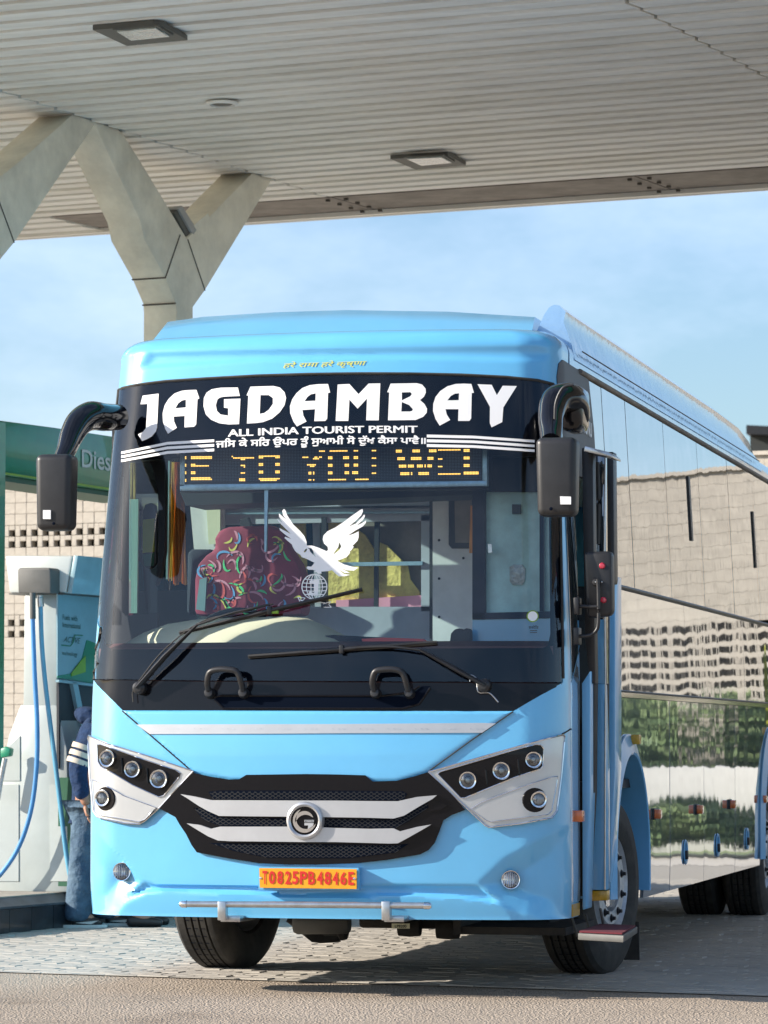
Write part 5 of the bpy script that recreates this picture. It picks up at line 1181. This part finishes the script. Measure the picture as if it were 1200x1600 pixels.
prism('mud_flap', [tuple(p) for p in PY([(447, 1440), (452, 1428), (530, 1430), (531, 1472), (500, 1474), (487, 1472)], 2.75)], (0, .02, 0), 'rubber', bus)
prism('mud_flap', [tuple(p) for p in PY([(960, 1440), (998, 1440), (999, 1500), (975, 1500)], 2.9)], (0, .02, 0), 'rubber', bus)
pt = PY([(612, 1443), (640, 1443), (640, 1451), (612, 1451)], 1.0); tg = prism('chassis_tag', [tuple(p) for p in pt], (0, .004, 0), 'cream', bus)
Vt, Ft = text2d('LP8200', bold=.01); meshobj('tag_text', PY(textpx(Vt, [(617, 1449.5), (635, 1449.5), (635, 1445), (617, 1445)]), .997), Ft, 'frit_black', tg, smooth=False)
prism('cross_member', [tuple(p) for p in PY([(560, 1432), (860, 1436), (862, 1450), (700, 1452), (560, 1450)], 1.15)], (0, .3, 0), 'under_black', bus, bev=.02)
for px_ in ((640, 1448), (700, 1452)): lathe('suspension_bush', [(0, .06), (.05, .06), (.055, 0), (.05, -.06), (0, -.06)], axisM(PY([px_], 1.1)[0], (1, 0, 0)), 'under_black', bus, 16)

# ------------------------------------------------ what shows through the windscreen
def ip(name, pts, y, d, m, parent=bus, bev=0.0): return prism(name, [tuple(p) for p in PY(pts, y)], (0, d, 0), m, parent, bev=bev)
# LED board
BY = .50
lb = ip('led_board', [(288, 697), (756, 693), (754, 755), (290, 759)], BY+.006, .05, 'led_panel'); lb['label'] = 'scrolling destination board with amber dots'
for q in ([(281, 757), (761, 751), (761, 759), (281, 767)], [(281, 700), (288.5, 700), (288.5, 760), (281, 760)], [(753.5, 697), (761, 697), (761, 752), (753.5, 752)], [(281, 692), (761, 688), (761, 695), (281, 699)]): ip('board_frame', q, BY-.012, .05, 'frame_blue', lb, .002)
dots = [((270, 690), [(97, 104, 107, 130), (97, 104, 165, 188), (97, 104, 218, 240), (97, 104, 275, 297), (137, 298, 107, 128), (137, 173, 163, 188), (173, 270, 175, 182), (137, 173, 218, 240), (137, 298, 272, 293), (437, 610, 113, 122), (505, 543, 122, 135), (505, 543, 168, 190), (505, 540, 225, 245), (500, 540, 280, 300), (640, 680, 107, 130), (680, 765, 108, 118), (765, 800, 107, 130), (640, 678, 163, 187), (765, 800, 163, 187), (640, 678, 218, 242), (765, 800, 218, 242), (640, 800, 272, 285), (650, 785, 285, 297), (968, 1020, 115, 125), (1065, 1115, 112, 122), (1050, 1100, 128, 137), (1010, 1075, 170, 180), (1025, 1060, 180, 192), (1020, 1058, 225, 247), (1020, 1058, 282, 295), (1095, 1140, 72, 80), (1160, 1195, 107, 135), (1160, 1195, 163, 190), (1160, 1195, 220, 245), (1165, 1195, 280, 295)]),
        ((520, 690), [(-30, 108, 67, 78), (82, 122, 107, 133), (82, 120, 165, 190), (82, 120, 222, 245), (-20, 105, 277, 288), (152, 192, 65, 78), (152, 192, 107, 135), (152, 190, 165, 190), (150, 190, 222, 245), (290, 330, 62, 75), (290, 330, 118, 130), (290, 330, 175, 188), (290, 330, 232, 243), (165, 265, 277, 285), (470, 522, 58, 80), (595, 648, 55, 80), (720, 772, 55, 78), (483, 535, 115, 137), (583, 662, 112, 137), (707, 755, 112, 137), (497, 550, 170, 192), (565, 605, 170, 192), (625, 672, 172, 192), (692, 742, 168, 190), (508, 592, 227, 250), (640, 722, 223, 247), (790, 955, 60, 73), (790, 828, 120, 131), (790, 828, 177, 188), (790, 955, 232, 244), (985, 1027, 58, 80), (985, 1027, 115, 137), (985, 1027, 172, 193), (985, 1095, 227, 250)])]
pit = 11.3/4.8
lit = set()
def cell(x, y):
    return int(round((x-290)/pit)), int(round((y-(704.6-(x-290)*.0098))/pit))
for org, rc in dots:
    for x0, x1_, y0, y1_ in rc:
        nx = max(1, int(round((x1_-x0)/11.3))); ny = max(1, int(round((y1_-y0)/11.3)))
        for i in range(nx):
            for j in range(ny): lit.add(cell(org[0]+(x0+(i+.5)*(x1_-x0)/nx)/4.8, org[1]+(y0+(j+.5)*(y1_-y0)/ny)/4.8))
for nm, m_, test, hw in (('lit_dots', 'led_lit', lambda c: c in lit, .88), ('unlit_dots', 'led_off', lambda c: c not in lit, .38)):
    q = []
    for i in range(-0, 197):
        for j in range(-1, 21):
            if test((i, j)):
                x = 290+i*pit; y = 704.6+j*pit-(x-290)*.0098; q += [(x-hw, y+hw), (x+hw, y+hw), (x+hw, y-hw), (x-hw, y-hw)]
    P = PY(q, BY-.001 if nm == 'lit_dots' else BY+.002)
    tag(meshobj(nm, P, [(k, k+1, k+2, k+3) for k in range(0, len(P), 4)], m_, lb, smooth=False), kind='stuff')
ip('board_stay', [(413, 765), (419, 765), (416, 862), (413, 862)], .52, .02, 'frame_blue', lb)
ip('header_box', [(184, 690), (858, 690), (858, 714), (762, 712), (762, 764), (281, 768), (281, 716), (200, 720)], .62, .12, 'interior_dark')
ip('header_shelf', [(281, 768), (540, 760), (762, 756), (762, 772), (500, 782), (290, 790)], 1.0, .4, 'interior_dark')
# dash board
dx = [(196, 1008), (203, 1003), (225, 988), (262, 975), (310, 967.5), (380, 964.5), (450, 964), (480, 966), (505, 976), (530, 990), (552, 1004), (560, 1010)]
P = PY(dx, .62); V = []; Fc = []; n_ = len(P)
for (dy, f) in ((-.22, .0), (-.16, .45), (-.08, .82), (0, 1), (.12, .93), (.3, .3)):
    for p in P: V.append((p[0], .62+dy, P[0][2]-.03+(p[2]-P[0][2]+.03)*f))
for k in range(5):
    for j in range(n_-1): q = k*n_+j; Fc.append((q, q+1, q+1+n_, q+n_))
meshobj('dashboard_hood', V, Fc, 'cream', bus, angle=60)
V = []; Fc = []
for k, s_ in enumerate(np.linspace(-1.28, 1.26, 21)):
    p = skin(np.array([s_]), np.array([1.81]))[0]; p[1] += .012
    V += [(p[0], p[1], p[2]-.30), (p[0], p[1], p[2]+.0), (p[0], p[1]+.05, p[2]+.028), (p[0]*.95, max(p[1]+.3, .72), p[2]+.035), (p[0]*.95, max(p[1]+.3, .72), p[2]-.3)]
    if k:
        for j in range(4): q = (k-1)*5+j; Fc.append((q, q+5, q+6, q+1))
meshobj('dashboard', V, Fc, 'dash_maroon', bus, angle=50)
ip('dash_cloth', [(448, 1000), (470, 995), (520, 992), (600, 996), (660, 1003), (665, 1008), (450, 1006)], .50, .06, 'seat_dark', bev=.01)
ip('red_towel', [(564, 998), (600, 996), (660, 998), (672, 1006), (610, 1008), (566, 1003)], .46, .05, 'loop_red', bev=.006)
# driver's seat with looped pattern
seat_px = [(303, 962), (303, 905), (308, 882), (320, 868), (336, 857), (334, 842), (340, 829), (356, 823), (418, 820), (440, 828), (448, 842), (452, 860), (465, 880), (474, 905), (474, 962)]
stt = ip('driver_seat', seat_px, 1.45, .18, 'seat_cloth', bev=.03); stt['label'] = 'driver seat in maroon cloth with coloured loops'
box('seat_base', (-.95, 1.05, 1.0), (-.35, 1.6, 1.55), 'seat_cloth', stt, bev=.05)
bms = {}
rnd = random.Random(11)
for k in range(90):
    cx, cy = rnd.uniform(310, 462), rnd.uniform(830, 952); rr = rnd.uniform(8, 17); a0 = rnd.uniform(0, 2*PI); da = rnd.choice([1, -1])*rnd.uniform(1.6, 3.8); el = rnd.uniform(.45, .8); th = rnd.uniform(0, PI)
    pts = []
    for i in range(13):
        a = a0+da*i/12; x = rr*math.cos(a); y = rr*el*math.sin(a); pts.append((cx+x*math.cos(th)-y*math.sin(th), cy+x*math.sin(th)+y*math.cos(th)))
    if pdist(np.array(pts), [(p[0], p[1]) for p in seat_px]).min() < 2: continue
    nm = rnd.choice(['loop_red', 'loop_red', 'loop_green', 'loop_yellow', 'loop_blue', 'loop_pink', 'loop_pink'])
    bm = bms.setdefault(nm, bmesh.new())
    for i in range(12):
        a = np.array(pts[i]); b = np.array(pts[i+1]); d = b-a; d /= np.hypot(*d); n2 = np.array([-d[1], d[0]]); wa = .4+1.5*math.sin(PI*i/12); wb = .4+1.5*math.sin(PI*(i+1)/12)
        P = PY([tuple(a-n2*wa), tuple(b-n2*wb), tuple(b+n2*wb), tuple(a+n2*wa)], 1.447); bm.faces.new([bm.verts.new(p) for p in P])
for nm, bm in bms.items(): bmobj('cloth_print', bm, nm, stt, smooth=False, recalc=False)
ip('seat_belt', [(312, 905), (323, 902), (320, 955), (306, 952)], 1.42, .02, 'pump_blue', stt)
ip('side_seat', [(292, 862), (300, 858), (332, 858), (306, 880), (300, 960), (291, 960)], 1.62, .15, 'seat_dark', bev=.02)
ip('headrest', [(374, 812), (386, 808), (392, 822), (376, 824)], 1.7, .06, 'interior_dark')
# rear seats glimpsed
for k in range(6):
    yy = 3.2+k*1.2
    for x_ in (-.75, .72): sb = box('passenger_seat', (x_-.42, yy, 1.1), (x_+.42, yy+.16, 2.25), 'seat_dark', bus, bev=.05)
# partition
pa = ip('partition', [(330, 770), (740, 762), (742, 812), (330, 820)], 1.95, .04, 'interior_grey')
ip('partition_panel', [(438, 948), (672, 948), (672, 1040), (438, 1040)], 1.95, .04, 'interior_grey', pa); ip('partition_panel', [(658, 805), (674, 805), (674, 955), (658, 955)], 1.95, .04, 'interior_grey', pa)
ip('partition_rail', [(333, 793), (672, 790), (672, 793), (333, 796)], 1.93, .03, 'interior_dark', pa); ip('partition_rail', [(333, 801), (672, 799), (672, 802), (333, 804)], 1.93, .03, 'frame_blue', pa)
ip('partition_mullion', [(502, 808), (510, 808), (510, 950), (502, 950)], 1.94, .05, 'interior_dark', pa)
ip('partition_rail', [(510, 879), (660, 877), (660, 883), (510, 885)], 1.93, .03, 'frame_blue', pa)
ip('partition_post', [(671, 762), (676, 762), (676, 998), (671, 998)], 1.90, .05, 'interior_dark', pa)
ip('partition_frame', [(585, 815), (592, 815), (590, 950), (584, 950)], 1.98, .03, 'interior_dark', pa)
for q, m_ in (([(438, 812), (476, 812), (480, 950), (438, 950)], 'curtain_yellow'), ([(488, 812), (499, 812), (501, 950), (492, 950)], 'interior_grey'), ([(508, 814), (540, 814), (570, 836), (584, 858), (584, 938), (508, 943)], 'curtain_yellow'), ([(590, 846), (604, 852), (636, 884), (640, 905), (655, 925), (655, 930), (590, 936)], 'curtain_yellow')): ip('yellow_curtain', q, 2.06, .03, m_, pa)
ip('glazing', [(508, 812), (658, 812), (658, 950), (508, 950)], 2.14, .01, 'canopy_dark', pa)
ip('red_bundle', [(525, 938), (658, 930), (658, 948), (525, 948)], 2.04, .03, 'loop_pink', pa)
ip('side_lining', [(676, 762), (742, 762), (742, 1010), (676, 1005)], 1.7, .05, 'interior_light')
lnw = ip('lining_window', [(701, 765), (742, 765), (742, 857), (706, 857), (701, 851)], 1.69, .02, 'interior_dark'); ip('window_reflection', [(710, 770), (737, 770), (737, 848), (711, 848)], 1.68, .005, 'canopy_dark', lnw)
ip('lining_curtain', [(735, 790), (741, 790), (740, 864), (733, 864)], 1.66, .02, 'curtain_orange')
for px_ in ((686, 844), (724, 872), (686, 904), (686, 964)): lathe('lining_screw', [(0, .006), (.008, .0)], axisM(PY([px_], 1.69)[0], (0, -1, 0)), 'interior_dark', bus, 8)
# inner face of the entrance door
idr = ip('inner_door', [(738, 958), (863, 955), (863, 966), (738, 968)], .85, .05, 'seat_dark')
ip('inner_door_frame', [(738, 700), (757, 700), (757, 968), (738, 968)], .85, .05, 'seat_dark', idr); ip('inner_door_panel', [(738, 967), (863, 965), (863, 1013), (738, 1013)], .86, .05, 'bus_paint', idr)
ip('inner_door_post', [(843, 768), (849, 768), (849, 955), (843, 955)], .87, .03, 'seat_dark', idr); ip('inner_door_frame', [(757, 700), (863, 700), (863, 768), (757, 768)], .88, .05, 'interior_dark', idr)
ip('inner_door_glass', [(757, 766), (863, 766), (863, 960), (757, 960)], .93, .02, 'teal_pane', idr)
ip('air_vent', [(800, 788), (813, 788), (813, 803), (800, 803)], .90, .02, 'pump_grey', idr); ip('door_lamp', [(796, 886), (802, 882), (816, 882), (821, 888), (820, 908), (815, 914), (801, 914), (796, 908)], .915, .015, 'lamp_glass', idr, .002)
ip('door_catch', [(762, 850), (768, 850), (769, 863), (763, 864)], .84, .02, 'aluminium', idr)
ip('black_bottle', [(702, 1006), (704, 990), (710, 983), (720, 981), (722, 985), (728, 981), (735, 983), (736, 1006)], .75, .06, 'interior_dark', bus, .01)
# driver's side
ip('door_pillar_inner', [(228, 708), (258, 706), (257, 860), (250, 900), (243, 915), (247, 870), (247, 770), (240, 735)], .72, .06, 'interior_dark')
dw = ip('driver_window_sill', [(158, 1010), (166, 930), (196, 962), (246, 958), (246, 1000)], .62, .04, 'interior_dark')
ip('driver_window_bar', [(188, 745), (192, 745), (188, 905), (184, 905)], .60, .02, 'pump_blue', dw)
ip('driver_window_strip', [(204, 780), (216, 780), (214, 958), (203, 958)], .95, .02, 'pump_panel_green', dw)
im = ip('driver_inner_mirror', [(222, 800), (226, 788), (236, 785), (243, 790), (245, 810), (244, 880), (238, 888), (227, 888), (222, 880)], .70, .04, 'satin_black', bus, .01)
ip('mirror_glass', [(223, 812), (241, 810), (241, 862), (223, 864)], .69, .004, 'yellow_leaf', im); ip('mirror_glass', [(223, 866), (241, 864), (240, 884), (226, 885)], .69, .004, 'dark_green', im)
cu_ = []
for k in range(22):
    f = k/21; x = 272+18*f; cu_.append((x, 782))
def curtain(name, x0, x1_, xb0, xb1, y0, y1_, y, m, folds=4):
    V = []; Fc = []; n_ = 28
    for k in range(n_+1):
        f = k/n_; top = PY([(x0+(x1_-x0)*f, y0)], y)[0]; bot = PY([(xb0+(xb1-xb0)*f, y1_+3*math.sin(f*9))], y)[0]; o = .02*math.sin(f*folds*2*PI)
        for j in range(9): t = j/8; p = top*(1-t)+bot*t; V.append((p[0], p[1]+o*(.6+.4*t)+.01*math.sin(t*7+f*5), p[2]))
        if k:
            for j in range(8): q = (k-1)*9+j; Fc.append((q, q+9, q+10, q+1))
    return meshobj(name, V, Fc, m, bus, angle=180)
curtain('orange_curtain', 274, 285, 270, 293, 722, 912, 1.25, 'curtain_orange'); curtain('pale_yellow_curtain', 264, 274, 261, 271, 722, 905, 1.28, 'curtain_yellow', 3)
ip('side_lining', [(296, 778), (350, 775), (350, 860), (303, 858)], 1.9, .03, 'interior_light'); ip('side_lining', [(322, 785), (344, 785), (344, 850), (326, 850)], 1.88, .01, 'cream')
ip('pale_post', [(262, 690), (266, 690), (262, 905), (259, 905)], 1.2, .03, 'pump_blue')
tube('steering_wheel', [Vector((-.66+.21*math.cos(a), .86+.10*math.sin(a), 1.90+.14*math.sin(a))) for a in np.linspace(0, 2*PI, 25)], .014, 'dash_dark', bus, seg=8, smooth_path=False, caps=False)
